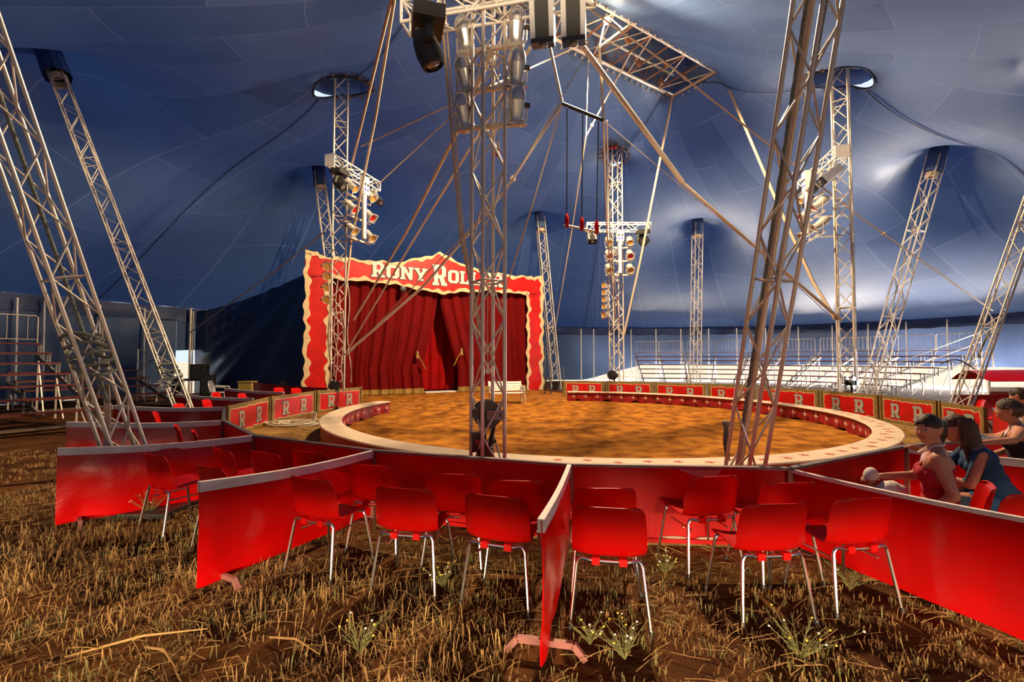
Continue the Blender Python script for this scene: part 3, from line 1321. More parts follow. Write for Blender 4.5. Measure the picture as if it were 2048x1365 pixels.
def front_panel(p, q, label, hgt=BH, peel=False):
    p, q = Vector((p.x, p.y, 0)), Vector((q.x, q.y, 0))
    ex = q - p
    L_ = ex.length
    t = thing('box_front_panel', label, 'partition', p, math.atan2(ex.y, ex.x), 'red front panels of the boxes')
    mb = MB()
    rows = []
    for i in range(5):
        z = .06 + (hgt - .06) * i / 4
        rows.append([(.02 + (L_ - .04) * j / 12, .006 * math.sin(j * 1.1 + i), z) for j in range(13)])
    mb.sheet(rows, .022)
    mb.build('panel', 'red_board', t, True, world=False, auto=60)
    MB().box((0, -.025, hgt - .012), (L_, .03, hgt + .012)).build('top_edge', 'truss_dark', t, world=False)
    MB().box((0, -.03, .05), (L_, .0, .085)).build('bottom_rail', 'red_board', t, world=False)
    for x in (.015, L_ - .015):
        mb = MB()
        mb.box((x - .02, -.035, 0), (x + .02, .03, hgt))
        mb.box((x - .03, -.16, 0), (x + .03, .16, .03))
        mb.build('post', 'winch_red', t, world=False)
    rr = random.Random(int(p.x * 100))
    for k in range(3):
        x, z = rr.uniform(.2, L_ - .2), rr.uniform(.1, .6)
        mb = MB()
        pts = [(x + rr.uniform(.008, .02) * math.cos(2 * PI * i / 7), z + rr.uniform(.006, .02) * math.sin(2 * PI * i / 7)) for i in range(7)]
        vs, fs = text_poly(pts, [], .004)
        mb.add([(a, b - .014, c) for a, b, c in vs], fs)
        mb.build('paint_chip', 'peel', t, world=False)
    if peel:
        vs, fs = text_poly([(L_ * .50, .70), (L_ * .56, .655), (L_ * .6, .63), (L_ * .66, .60), (L_ * .67, .64), (L_ * .70, .70)], [], .004)
        MB().add([(a, b - .014, c) for a, b, c in vs], fs).build('peeling_patch', 'peel', t, world=False)
        for k, x in enumerate((L_ * .32, L_ * .48, L_ * .62)):
            pts = [(x + .10 * math.cos(2 * PI * i / 9) * rr.uniform(.6, 1.2), .095 + .012 * math.sin(2 * PI * i / 9)) for i in range(9)]
            vs, fs = text_poly(pts, [], .004)
            MB().add([(a, b - .014, c) for a, b, c in vs], fs).build('peeling_patch', 'peel', t, world=False)
    return t


def divider(p, q, label, zt0=BH, zt1=.80, zb0=.06, zb1=.05, white=True, bulge=.03, seed=0, band=.065):
    """red vinyl stretched on a frame; p inner end (at ring side), q outer end"""
    p, q = Vector((p.x, p.y, 0)), Vector((q.x, q.y, 0))
    ex = q - p
    L_ = ex.length
    t = thing('box_divider', label, 'partition', p, math.atan2(ex.y, ex.x), 'red vinyl dividers between the boxes')
    mb = MB()
    rows = []
    n = 40
    for i in range(17):
        k = i / 16
        row = []
        for j in range(n + 1):
            a = j / n
            zb = zb0 + (zb1 - zb0) * a
            zt = zt0 + (zt1 - zt0) * a - .03 * math.sin(PI * a)
            z = zb + (zt - zb) * k
            y = bulge * math.sin(PI * a) * math.sin(PI * (1 - k)) * .8 + .034 * (1 - .8 * k) * noise.noise(Vector((a * 5 + seed, k * .7, seed))) * 1.6
            y += .010 * noise.noise(Vector((a * 14, k * 4, seed + 4))) * (1 if a > .75 else .35)
            row.append((L_ * a, y, z))
        rows.append(row)
    mb.sheet(rows, .008)
    mb.build('vinyl_sheet', 'red_vinyl', t, True, world=False, auto=70)
    if white:
        mb = MB()
        P = []
        for y, z in ((-.014, -band), (-.014, .008), (.024, .008), (.024, -band), (-.014, -band)):
            P.append([(L_ * j / n, y, zt0 + (zt1 - zt0) * j / n - .03 * math.sin(PI * j / n) + z) for j in range(n + 1)])
        mb.grid(P)
        mb.add([P[i][0] for i in range(4)] + [P[i][n] for i in range(4)], [(0, 1, 2, 3), (7, 6, 5, 4)])
        mb.build('top_band', 'white_rail', t, world=False, label='white cloth band along the top edge')
    MB().bar((.01, .005, 0), (.01, .005, zt0 - .03), .03, .03).build('post', 'winch_red', t, world=False)
    mb = MB()
    x = L_ * .90
    mb.bar((x, -.16, .075), (x, .16, .075), .03, .035)
    mb.bar((x, .16, .08), (x, .23, .0), .03, .035)
    mb.bar((x, -.16, .08), (x, -.23, .0), .03, .035)
    mb.build('foot_bar', 'winch_red', t, world=False)
    return t


N1 = gz(447, 842, BH)     # box corners (tops), from left round to right
N2 = gz(508, 872, BH)
N3 = gz(747, 902, BH)
N4 = gz(1138, 930, BH)
N5 = gz(1580, 938, BH)
N6 = gz(1810, 893, BH)
N7 = Vector((6.75, 5.9, 0))
N0 = gz(448, 815, BH)
front_panel(N0, N1, 'red box front panel beside the first gold R fence panel')
front_panel(N1, N2, 'short red box front panel left of the straw walkway')
front_panel(N2, N3, 'red box front panel behind the chairs at the left of the ring')
front_panel(N3, N4, 'red box front panel in front of the middle king pole')
front_panel(N4, N5, 'red box front panel with peeling patches, in front of the big leaning pole', peel=True)
front_panel(N5, N6, 'red box front panel behind the child in the white cap')
front_panel(N6, N7, 'red box front panel before the grey-haired woman')
front_panel(N7, RC + Vector((math.cos(R(-21)), math.sin(R(-21)), 0)) * 8.0, 'red box front panel by the leaning pole at the right edge')

divider(N2, gz(115, 898, .80), 'red divider at left with bumpy end, behind the chair by the leaning pole', zt1=.80, seed=2, bulge=.05)
divider(N3, gz(397, 966, .80), 'large shiny red divider left of the nearest box of chairs', zt1=.80, seed=5, bulge=.05)
divider(N4, gz(1080, 1042, .82), 'red divider seen almost edge-on between the two front boxes', zt1=.82, seed=9, bulge=.07)
d4 = gz(2048, 1024, .80)
n5 = Vector((N5.x, N5.y, 0))
divider(N5, n5 + (Vector((d4.x, d4.y, 0)) - n5) * 1.5, 'large red divider at the lower right beside the chairs', zt0=.71, zt1=.82, seed=12, bulge=.05, white=True, band=.02)
d5 = gz(2048, 912, .78)
n6 = Vector((N6.x, N6.y, 0))
divider(N6, n6 + (Vector((d5.x, d5.y, 0)) - n6) * 1.7, 'red divider with broad white top under the grey-haired woman\'s arm', zt1=.80, seed=14)
divider(N1, gz(134, 845, .78), 'red divider with white top, third up from the left front', zt1=.78, seed=16)
divider(N0, gz(228, 812, .76), 'red divider with white top reaching behind the left leaning pole', zt1=.76, seed=18)
divider(gz(507, 797, .72), gz(352, 789, .76), 'red divider with white top in front of the black loudspeakers', zt1=.76, seed=20)
divider(gz(568, 785, .72), gz(450, 777, .74), 'red divider with white top in front of the white plastic chair', zt1=.74, seed=22)
divider(gz(655, 774, .76), gz(507, 765, .80), 'dark red divider without white top beside the stage pillar', zt1=.80, seed=24, white=False)
divider(N7, N7 + Vector((1.35, -1.15, 0)), 'red divider with white top beyond the grey-haired woman', zt1=.80, seed=26)
divider(gz(1998, 822, .72), gz(2090, 818, .76), 'small red divider with white top at the right edge', zt1=.76, seed=27)
divider(gz(1905, 790, .72) , gz(2075, 788, .76), 'far red divider in front of the sunlit gap at right', zt1=.8, seed=28, white=False)

# ================================================================== red shell chairs
def make_chair(name='shell_chair'):
    t = thing(name, 'red plastic shell chair', 'chair', (0, 0, 0), 0, 'red shell chairs in the boxes')
    prof = [(.215, .405), (.205, .432), (.17, .445), (.10, .445), (.02, .437), (-.06, .430), (-.12, .430), (-.165, .438), (-.197, .462), (-.215, .50),
            (-.228, .55), (-.240, .61), (-.252, .67), (-.262, .72), (-.270, .75), (-.276, .768), (-.279, .776)]
    hw = [.185, .20, .207, .212, .215, .218, .222, .226, .230, .232, .232, .230, .226, .220, .212, .198, .170]
    rows = []
    for i, ((y, z), w_) in enumerate(zip(prof, hw)):
        row = []
        for j in range(17):
            a = -1 + 2 * j / 16
            s = a * w_
            seat = i < 8
            wing = .055 * abs(a) ** 4
            if i <= 6:
                yy, zz = y, z + .018 * abs(a) ** 3 - .008 * (1 - a * a)
            elif i <= 9:
                yy, zz = y + wing * .7, z + .018 * abs(a) ** 3 * .6
            else:
                yy, zz = y + wing * (1 - (i - 10) * .06), z - (.012 * abs(a) ** 3 if i > 13 else 0)
            row.append((s, yy, zz))
        rows.append(row)
    MB().sheet(rows, -.007).build('shell', 'red_plastic', t, True, world=False, auto=60)

    def bend(pts, r=.012):
        return MB().tube(pts, r, 8)
    for s in (-1, 1):
        for f, nm in ((-1, 'rear'), (1, 'front')):
            top = Vector((s * .205, f * .175 - .02, .385))
            bot = Vector((s * .245, f * .235 - .02, .0))
            bend([bot, top, top + Vector((-s * .008, -f * .004, .018))]).build('leg', 'chrome', t, True, world=False)
            MB().lathe([(.015, 0), (.015, .03), (.012, .034)], bot, n=8).build('foot_cap', 'black', t, True, world=False)
    for f in (-1, 1):
        y = f * .175 - .02
        pts = []
        for x, z in ((-.197, .403), (-.19, .417), (-.175, .424), (-.15, .42), (-.12, .412), (-.09, .41), (.09, .41), (.12, .412), (.15, .42), (.175, .424), (.19, .417), (.197, .403)):
            pts.append((x, y, z))
        bend(pts).build('cross_bar', 'chrome', t, True, world=False)
    for s in (-1, 1):
        MB().cbox((s * .085, -.2, .415), (.05, .036, .045)).build('clip', 'red_plastic', t, world=False)
        bend([(s * .16, -.17, .33), (s * .16, .13, .33)], .008).build('side_stretcher', 'chrome', t, True, world=False)
    return t


chair0 = make_chair()
first = [True]


def put_chair(label, u0v0=None, u1v1=None, face=None, center=None, group='red shell chairs in the boxes'):
    """rear legs given as two photo points on the ground, or centre + facing"""
    if u0v0:
        a, b_ = gz(*u0v0), gz(*u1v1)
        mid = (a + b_) / 2
        ax = (b_ - a).normalized()
        fz = Vector((-ax.y, ax.x, 0))
        c = mid + fz * .255
    else:
        fz = Vector((face[0], face[1], 0)).normalized()
        c = Vector((center[0], center[1], 0))
    rz = math.atan2(fz.y, fz.x) - PI / 2
    if first[0]:
        first[0] = False
        o = chair0
        o.location = (c.x, c.y, 0)
        o.rotation_euler = (0, 0, rz)
    else:
        o = copy_tree(chair0, None, (c.x, c.y, 0), rz)
    o['label'] = label
    o['group'] = group
    return o


def top_chair(label, u, v, face, zt=.775, group='red shell chairs in the boxes'):
    """centre of the back's top edge given in the photo"""
    p = gz(u, v, zt)
    fz = Vector((face[0], face[1], 0)).normalized()
    c = p + fz * (.27 if 'far left' not in group else -.12)
    return put_chair(label, face=face, center=(c.x, c.y), group=group)


put_chair('red shell chair standing by the leaning pole, left of the large shiny divider', (272, 1060), (330, 1083))
put_chair('red shell chair against the large shiny divider, its side to it', (563, 1145), (667, 1172))
put_chair('red shell chair in the front row of the middle box, left of another', (738, 1190), (872, 1203))
put_chair('red shell chair in the middle box closest to the edge-on divider', (914, 1210), (1064, 1238))
put_chair('red shell chair just right of the edge-on divider, nearest the camera', (1140, 1260), (1303, 1276))
put_chair('red shell chair in the front row of the right box, turned left', (1483, 1257), (1636, 1250))
put_chair('red shell chair beside the large divider at the lower right', (1670, 1238), (1809, 1226))
put_chair('red shell chair alone in front of the peeling red panel', (1385, 1157), (1482, 1147))
top_chair('red shell chair at the back of the middle box, by the shiny divider', 741, 930, (.25, .97))
top_chair('red shell chair at the back of the middle box, in its centre', 902, 948, (.12, .99))
top_chair('red shell chair at the back of the middle box, right of centre', 1032, 961, (.1, .99))
top_chair('red shell chair behind the one nearest the camera in the right box', 1212, 976, (.02, 1))
top_chair('red shell chair at the back of the right box by the corner post', 1586, 965, (-.12, .99))
top_chair('red shell chair back partly hidden behind the large shiny divider', 412, 932, (.5, .87))
top_chair('red shell chair against the bumpy-ended divider, left box', 437, 897, (.6, .8))
top_chair('red shell chair low behind the shiny divider, left of its neighbour', 522, 903, (.45, .9))
top_chair('red shell chair low behind the shiny divider near its inner end', 612, 903, (.35, .93))
top_chair('tilted red shell chair behind the bumpy-ended divider, left one', 350, 851, (.8, .6))
top_chair('tilted red shell chair behind the bumpy-ended divider, right one', 385, 862, (.8, .6))
gfar = 'red shell chairs in the far left boxes'
top_chair('small red shell chair behind the third divider from the left front', 362, 822, (.85, .5), group=gfar)
top_chair('small red shell chair near the gold fence by the loudspeakers', 448, 799, (.9, .2), group=gfar)
top_chair('small red shell chair low behind the divider by the leaning pole', 397, 807, (.9, .2), group=gfar)
top_chair('small red shell chair before the white plastic chair, left one', 460, 785, (.95, .1), group=gfar)
top_chair('small red shell chair before the white plastic chair, right one', 512, 787, (.95, .1), group=gfar)
top_chair('small red shell chair in the dark box by the stage pillar, left one', 577, 776, (.9, -.2), group=gfar)
top_chair('small red shell chair in the dark box by the stage pillar, right one', 612, 777, (.9, -.2), group=gfar)
put_chair('red shell chair under the woman in the red top', face=(-.78, .62), center=(3.28, 3.56))
put_chair('red shell chair under the woman in blue', face=(-.85, .53), center=(4.06, 3.84))
put_chair('red shell chair under the grey-haired woman', face=(-.75, .66), center=(5.30, 4.80))
top_chair('empty red shell chair at the right edge beside the large divider', 2062, 985, (-.3, .95))
put_chair('red shell chair under the dark-haired person at the right edge', face=(-.8, .6), center=(7.32, 6.6))
gr_ = 'red shell chairs in the far right boxes'
top_chair('red shell chair behind the last R fence panel, left one', 1968, 800, (-.8, .5), group=gr_)
top_chair('red shell chair behind the last R fence panel, right one', 2005, 806, (-.8, .5), group=gr_)

# ================================================================== stage front (proscenium) and curtains
def on_stage(s, z, off=0.0):
    return PL + pd * s + pn * off + Vector((0, 0, z))


stage = thing('proscenium', 'red painted stage front with cream scalloped border and white lettering', 'stage front', PL)
SL = PLEN


def scallop(s, amp, seed, fq=1.0):
    v = amp * (.55 * math.sin(s * 4.2 * fq + seed) + .45 * math.sin(s * 9.7 * fq + seed * 2.3) + .3 * abs(math.sin(s * 6.1 * fq + seed)))
    return v


def head_top(s):
    c = abs(s - SL / 2)
    return 5.93 + .72 * max(0, 1 - c / 2.4) ** 1.3 + (.12 if (s < .5 or s > SL - .5) else 0) + scallop(s, .06, 1)


def head_bot(s):
    c = abs(s - SL / 2)
    return 5.02 - .30 * max(0, 1 - c / 2.6) ** 1.2 + scallop(s, .05, 4)


def plate(name, a_list, b_list, off0, off1, mname, parent, label=None):
    """strip between two (s,z) polylines with thickness off0..off1 in front of the stage line"""
    n = len(a_list)
    mb = MB()
    vs = [on_stage(s, z, off1) for s, z in a_list] + [on_stage(s, z, off1) for s, z in b_list] + \
         [on_stage(s, z, off0) for s, z in a_list] + [on_stage(s, z, off0) for s, z in b_list]
    fs = []
    for i in range(n - 1):
        fs += [(i, i + 1, n + i + 1, n + i), (2 * n + i + 1, 2 * n + i, 3 * n + i, 3 * n + i + 1), (i + 1, i, 2 * n + i, 2 * n + i + 1), (n + i, n + i + 1, 3 * n + i + 1, 3 * n + i)]
    fs += [(0, n, 3 * n, 2 * n), (n - 1, 2 * n - 1 + n * 0, 4 * n - 1, 3 * n - 1)]
    mb.add(vs, fs)
    return mb.build(name, mname, parent, label=label)


PW = .98
ss = [SL * i / 150 for i in range(151)]
hd = plate('header_board', [(s, head_bot(s)) for s in ss], [(s, head_top(s)) for s in ss], 0, .05, 'red_paint', stage)
bw = lambda s, k: .12 + .05 * math.sin(s * 5.3 + k) + .03 * math.sin(s * 13 + k)
plate('header_top_trim', [(s, head_top(s) - bw(s, 0)) for s in ss], [(s, head_top(s) + .02) for s in ss], .045, .075, 'cream_trim', stage, 'cream scalloped trim')
sm = [s for s in ss if PW - .15 < s < SL - PW + .15]
plate('header_bottom_trim', [(s, head_bot(s) - .02) for s in sm], [(s, head_bot(s) + bw(s, 2)) for s in sm], .045, .075, 'cream_trim', stage, 'cream scalloped trim')
for side in (0, 1):
    f = (lambda x: x) if side == 0 else (lambda x: SL - x)
    for z0, z1 in ((.0, 2.5), (2.51, 5.1)):
        zs = [z0 + (z1 - z0) * i / 40 for i in range(41)]
        oe = lambda z: .0 + scallop(z, .07, 2 + side)
        ie = lambda z: PW + scallop(z, .07, 5 + side)
        plate('pillar_board', [(f(oe(z)), z) for z in zs], [(f(ie(z)), z) for z in zs], .0, .05, 'red_paint', stage)
        plate('pillar_outer_trim', [(f(oe(z) - .02), z) for z in zs], [(f(oe(z) + bw(z, 1) + .05), z) for z in zs], .045, .075, 'cream_trim', stage, 'cream scalloped trim')
        plate('pillar_inner_trim', [(f(ie(z) - bw(z, 3) - .03), z) for z in zs], [(f(ie(z) + .02), z) for z in zs], .045, .075, 'cream_trim', stage, 'cream scalloped trim')
    zs = [5.1 + (6.02 - 5.1) * i / 16 for i in range(17)]
    plate('pillar_outer_trim', [(f(scallop(z, .07, 2 + side) - .02), z) for z in zs], [(f(scallop(z, .07, 2 + side) + bw(z, 1) + .05), z) for z in zs], .045, .075, 'cream_trim', stage, 'cream scalloped trim')
rzs = math.atan2(pd.y, pd.x)


def stage_letter(ch, s0, z0, h, wsc):
    for nm, mt, gr_w, off in (('letter_outline', 'letter_edge', .025, .062), ('letter', 'letter', 0, .082)):
        o = letter_obj(ch, h, .02, mt, stage, gr_w, wsc, nm)
        p = on_stage(s0, z0, off) - PL
        o.location = p
        o.rotation_euler = (0, 0, rzs)


x = 2.66
for ch, h, wd in (('R', .66, .60), ('O', .58, .58), ('N', .58, .60), ('Y', .58, .62)):
    stage_letter(ch, x, 5.25, h, wd / (h / 14 * 10))
    x += wd + .05
x = 5.47
for ch, h, wd, z0 in (('R', .98, .72, 5.1), ('O', .62, .56, 5.27), ('L', .62, .54, 5.27), ('L', .62, .54, 5.27), ('E', .62, .54, 5.27), ('R', .64, .60, 5.27)):
    stage_letter(ch, x, z0, h, wd / (h / 14 * 10))
    x += wd + .05
# stage front stands on a timber frame
mb = MB()
for s in (.5, SL - .5):
    mb.bar(on_stage(s, 0, -.12), on_stage(s, 5.9, -.12), .12, .12)
mb.bar(on_stage(0.3, 5.4, -.12), on_stage(SL - .3, 5.4, -.12), .1, .12)
mb.build('support_frame', 'wood_dark', stage)


def curtain(name, label, edge0, edge1, z0, ztop, off, mname, fold=.065, fq=5.5, seed=0, n=110, fringe=True, cat='curtain'):
    t = thing(name, label, cat, on_stage((edge0(0) + edge1(0)) / 2, 0, off))
    P = []
    nz = 26
    for i in range(nz + 1):
        z = z0 + (ztop - z0) * i / nz
        row = []
        for j in range(n + 1):
            a = j / n
            s = edge0(z) + (edge1(z) - edge0(z)) * a
            ph = a * 2 * PI * fq
            f = fold * (math.sin(ph + .6 * noise.noise(Vector((a * 4, z * .35, seed)))) + .45 * math.sin(ph * 2.37 + seed + z * .15) + .5 * noise.noise(Vector((a * 11, z * .3, seed + 3))))
            row.append(tuple(on_stage(s, z, off + f)))
        P.append(row)
    MB().sheet(P, .01).build('drape', mname, t, True, auto=80)
    if fringe:
        Q = []
        for z in (z0 - .17, z0 - .02, z0 + .06):
            row = []
            for j in range(n + 1):
                p = Vector(P[0][j]) + pn * .015
                row.append((p.x, p.y, z + (.02 * math.sin(j * 2.2) if z < z0 - .1 else 0)))
            Q.append(row)
        MB().sheet(Q, .015).build('fringe', 'gold_fringe', t, True, label='gold fringe along the hem')
    return t


CT = 5.15
eL = lambda z: 5.86 - .78 * max(0, min(1, (4.9 - z) / 3.7)) ** 1.5 + .12 * max(0, (1.2 - z))
eR = lambda z: 5.92 + 1.0 * max(0, min(1, (4.9 - z) / 3.7)) ** 1.3
curtain('stage_curtain', 'dark red velvet curtain at the left of the stage opening', lambda z: .62, eL, .22, CT, -.25, 'velvet', seed=1, fq=9)
curtain('stage_curtain', 'dark red velvet curtain at the right of the stage opening', eR, lambda z: SL - .62, .22, CT, -.25, 'velvet', seed=4, fq=8)
curtain('backdrop_curtain', 'bright red inner curtain seen through the parted stage curtains', lambda z: 3.6, lambda z: 8.6, .12, 5.2, -1.3, 'velvet_inner', .09, 9, 8, fringe=False)
for s, z, sg, lb_ in ((4.78, 1.9, 1, 'left'), (6.98, 2.05, -1, 'right')):
    t = thing('curtain_tieback', 'gold cord and tassel tying back the %s stage curtain' % lb_, 'tieback', on_stage(s, z, .0))
    MB().tube([on_stage(s + sg * .05 * k, z - .09 * k - .015 * math.sin(k), .02) for k in range(9)], .022, 6).build('cord', 'gold_fringe', t, True)
    MB().lathe([(.02, .12), (.055, .05), (.05, .0), (.085, -.22), (.0, -.22)], on_stage(s, z, .02), n=10).build('tassel', 'gold_fringe', t, True)
# pale slab added for the white light below the inner curtain
grounded(MB().bar(on_stage(5.35, .05, -.7), on_stage(7.0, .05, -.7), .5, .06), 'painted_light_strip', 'white_paint', 'pale strip imitating white light under the inner curtain', 'board', on_stage(6.1, .02, -.7))
# black lamp on the header
mb = MB().lathe([(.0, .12), (.13, .1), (.15, -.06), (.1, -.1), (0, -.1)], on_stage(4.05, 4.78, .1), axis=pn)
grounded(mb, 'round_lamp', 'black', 'small round black lamp under the stage header', 'lamp', on_stage(4.05, 4.68, .1))

# ================================================================== cupola frame, hooks, roof
cup = thing('cupola_frame', 'long rusty cupola frame with hooks and crossing bars at the tent top', 'cupola', CU_C)


def cu(a, b_, z=0.0):
    return CU_C + CDIR * a + CPER * b_ + Vector((0, 0, z))


hl, hw_ = CU_L / 2, CU_W / 2
for sgn in (-1, 1):
    rod('edge_tube', cu(-hl, sgn * hw_), cu(hl, sgn * hw_), .06, 'truss', cup, 8)
    rod('upper_tube', cu(-hl + .4, sgn * (hw_ - .35), .55), cu(hl - .4, sgn * (hw_ - .35), .55), .045, 'truss', cup, 8)
for sgn in (-1, 1):
    rod('end_tube', cu(sgn * hl, -hw_), cu(sgn * hl, hw_), .06, 'truss', cup, 8)
nb = 12
for i in range(nb):
    a0, a1 = -hl + CU_L * i / nb, -hl + CU_L * (i + 1) / nb
    rod('cross_bar', cu(a0, -hw_), cu(a0, hw_, 0), .03, 'rust', cup)
    rod('diagonal', cu(a0, -hw_ if i % 2 else hw_), cu(a1, hw_ if i % 2 else -hw_), .022, 'truss', cup)
    for sgn in (-1, 1):
        rod('strut', cu(a0, sgn * hw_), cu(a1, sgn * (hw_ - .35), .55), .02, 'rust', cup)
        rod('strut', cu(a1, sgn * (hw_ - .35), .55), cu(a1, sgn * hw_), .02, 'rust', cup)
nh = 34
hook_me = None
for i in range(nh):
    a = -hl + CU_L * (i + .5) / nh
    for sgn in (-1, 1):
        p = cu(a, sgn * (hw_ + .08), -.06)
        if hook_me is None:
            mb = MB().tube([(0, 0, .06), (0, 0, -.03), (0, .03, -.08), (0, .075, -.05), (0, .08, 0)], .022, 5)
            hook_me = bpy.data.meshes.new('hook')
            hook_me.from_pydata(mb.v, [], mb.f)
            hook_me.materials.append(MATS['truss'])
        o = bpy.data.objects.new('hook', hook_me)
        link(o, cup)
        o.location = p - CU_C
        o.rotation_euler = (0, 0, math.atan2(CPER.y * sgn, CPER.x * sgn) - PI / 2)
for i in range(7):
    b_ = -hw_ + CU_W * (i + .5) / 7
    o = bpy.data.objects.new('hook', hook_me)
    link(o, cup)
    o.location = cu(-hl - .08, b_, -.06) - CU_C
    o.rotation_euler = (0, 0, math.atan2(-CDIR.y, -CDIR.x) - PI / 2)
# cloth roof over the cupola (weather hood)
mb = MB()
P = []
for i in range(9):
    k = -1 + 2 * i / 8
    P.append([tuple(cu(-hl - .5 + (CU_L + 1.0) * j / 20, k * (hw_ + .45), .35 + 1.1 * (1 - k * k) + .05 * math.sin(j * 1.3))) for j in range(21)])
mb.grid(P)
for e in (0, 20):
    mb.add([P[i][e] for i in range(9)], [tuple(range(9))])
o = mb.build('cupola_hood', 'cap_cloth', ceiling, True)
# things up there: pulleys and small lamps
for a, b_, kk in ((-4.4, .2, 0), (-4.0, -.5, 1), (-3.3, .3, 2), (-2.4, -.2, 3), (-1.2, .4, 4)):
    c = cu(a, b_, -.05)
    mb = MB().lathe([(.02, -.05), (.14, -.045), (.12, 0), (.14, .045), (.02, .05)], c, axis=(CPER.x, CPER.y, .2), n=14)
    mb.bar(c, c + Vector((0, 0, .3)), .05, .02)
    mb.build('pulley', 'rust', cup, True)
# the glowing floodlight below the cupola
lp = at(1213, 42, 13.4)
ft = thing('flood_lamp', 'glowing warm floodlight under the tent top', 'lamp', lp)
MB().lathe([(.0, .09), (.05, .085), (.085, .04), (.09, 0), (.06, -.07), (.03, -.1), (0, -.1)], lp, n=16).build('bulb', 'bulb', ft, True)
MB().lathe([(.035, 0), (.04, .12), (.02, .16)], lp + Vector((0, 0, .07)), n=10).build('socket', 'truss', ft, True)
arm1 = at(1246, 58, 13.4)
rod('arm', lp + Vector((0, 0, .2)), arm1, .02, 'truss', ft)
rod('hanger', at(1198, 95, 13.35), at(1265, 45, 13.45), .03, 'rope_white', ft)
rod('hanger', at(1198, 95, 13.35), lp + Vector((0, 0, .2)), .022, 'rope_white', ft)
lamp('flood_lamp_light', 'POINT', lp - Vector((0, 0, .16)), 160, (1.0, .70, .40), radius=.12)
lamp('flood_lamp_beam', 'SPOT', lp - Vector((0, 0, .2)), 14000, (1.0, .72, .42), target=(lp.x, lp.y, 0), radius=.2, spot=168, blend=.25)

# ================================================================== stage lights
def local(mat_, mb):
    return [mat_ @ Vector(p) for p in mb.v]


def par_can(label, pos, aim, gel, group, L_=.42, rad=.105, mname='alu', frame=True, hang=1):
    """can pointing along aim; pos is its middle"""
    d = Vector(aim).normalized()
    t = thing('par_can', label, 'spotlight', pos, 0, group)
    p = Vector(pos)
    b = -L_ / 2
    prof = [(0, b), (rad * .45, b + L_ * .02), (rad * .8, b + L_ * .09), (rad * .98, b + L_ * .2), (rad * 1.05, b + L_ * .33), (rad * 1.08, b + L_ * .40), (rad * 1.0, b + L_ * .41), (rad * .92, b + L_ * .6), (rad * .86, b + L_ * .8), (rad * .88, L_ * .40), (rad * 1.02, L_ * .5), (rad * .94, L_ * .5), (rad * .84, L_ * .42)]
    MB().lathe(prof, p, d, 18, False).build('body', mname, t, True, auto=35)
    MB().lathe([(0, 0), (rad * .9, 0), (rad * .9, .006), (0, .006)], p + d * (L_ * .44), d, 18).build('gel', gel, t)
    s = d.cross(Vector((0, 0, 1)))
    if s.length < .05:
        s = Vector((1, 0, 0))
    s.normalize()
    u = s.cross(d).normalized()
    if frame:
        mb = MB()
        for k in range(4):
            e1, e2 = (s, u) if k % 2 == 0 else (u, s)
            sg = 1 if k < 2 else -1
            c = p + d * (L_ * .5 + .005) + e2 * sg * rad * 1.12
            mb.bar(c - e1 * rad * 1.25, c + e1 * rad * 1.25, .03, .012, up=d)
        mb.build('gel_frame', mname, t)
    yk = []
    for k in range(9):
        a = PI * k / 8
        yk.append(p + s * (math.cos(a) * rad * 1.22) + Vector((0, 0, hang)) * (math.sin(a) ** .6 * (L_ * .62)))
    mb = MB().tube(yk, .012, 5)
    mb.build('yoke', 'truss', t)
    mb = MB().lathe([(.028, -.03), (.028, .03)], p + s * rad * 1.25, s, 8)
    mb.build('knob', 'black', t)
    return t


def moving_head(label, pos, aim, group, k=1.0):
    """pos = mounting point (top of the base box)"""
    p = Vector(pos)
    t = thing('moving_head', label, 'stage light', p, 0, group)
    d = Vector((aim[0], aim[1], 0)).normalized()
    s = Vector((-d.y, d.x, 0))
    mb = MB()
    mb.bar(p - s * .17 * k - Vector((0, 0, .07 * k)), p + s * .17 * k - Vector((0, 0, .07 * k)), .28 * k, .13 * k)
    mb.build('base', 'black', t)
    mb = MB()
    for i in range(2):
        mb.bar(p - d * .145 * k + s * (-.12 + .1 * i) * k - Vector((0, 0, .07 * k)), p - d * .145 * k + s * (-.05 + .1 * i) * k - Vector((0, 0, .07 * k)), .012, .05 * k)
    mb.build('display', 'lens', t)
    yk = []
    for i in range(13):
        a = PI * i / 12
        yk.append(p + s * (math.cos(a) * .16 * k) - Vector((0, 0, (.36 - math.sin(a) * .20) * k)))
    MB().tube(yk, .045 * k, 8).build('yoke', 'black', t, True)
    c = p - Vector((0, 0, .34 * k))
    dd = Vector(aim).normalized()
    hd_ = MB().lathe([(0, -.17 * k), (.08 * k, -.16 * k), (.11 * k, -.08 * k), (.12 * k, .04 * k), (.105 * k, .15 * k), (.085 * k, .16 * k), (.08 * k, .13 * k), (0, .13 * k)], c, dd, 14).build('head', 'black', t, True, auto=35)
    MB().lathe([(0, .135 * k), (.075 * k, .135 * k), (.06 * k, .15 * k), (0, .155 * k)], c, dd, 14).build('lens', 'lens', hd_, True)
    mb = MB()
    for i in range(4):
        a = PI / 4 + PI / 2 * i
        e1 = dd.cross(Vector((0, 0, 1))).normalized()
        e2 = e1.cross(dd)
        q = c - dd * .17 * k + (e1 * math.cos(a) + e2 * math.sin(a)) * .05 * k
        mb.lathe([(.018 * k, 0), (.018 * k, -.012)], q, dd, 8)
    mb.build('rear_vents', 'lens', hd_)
    return t


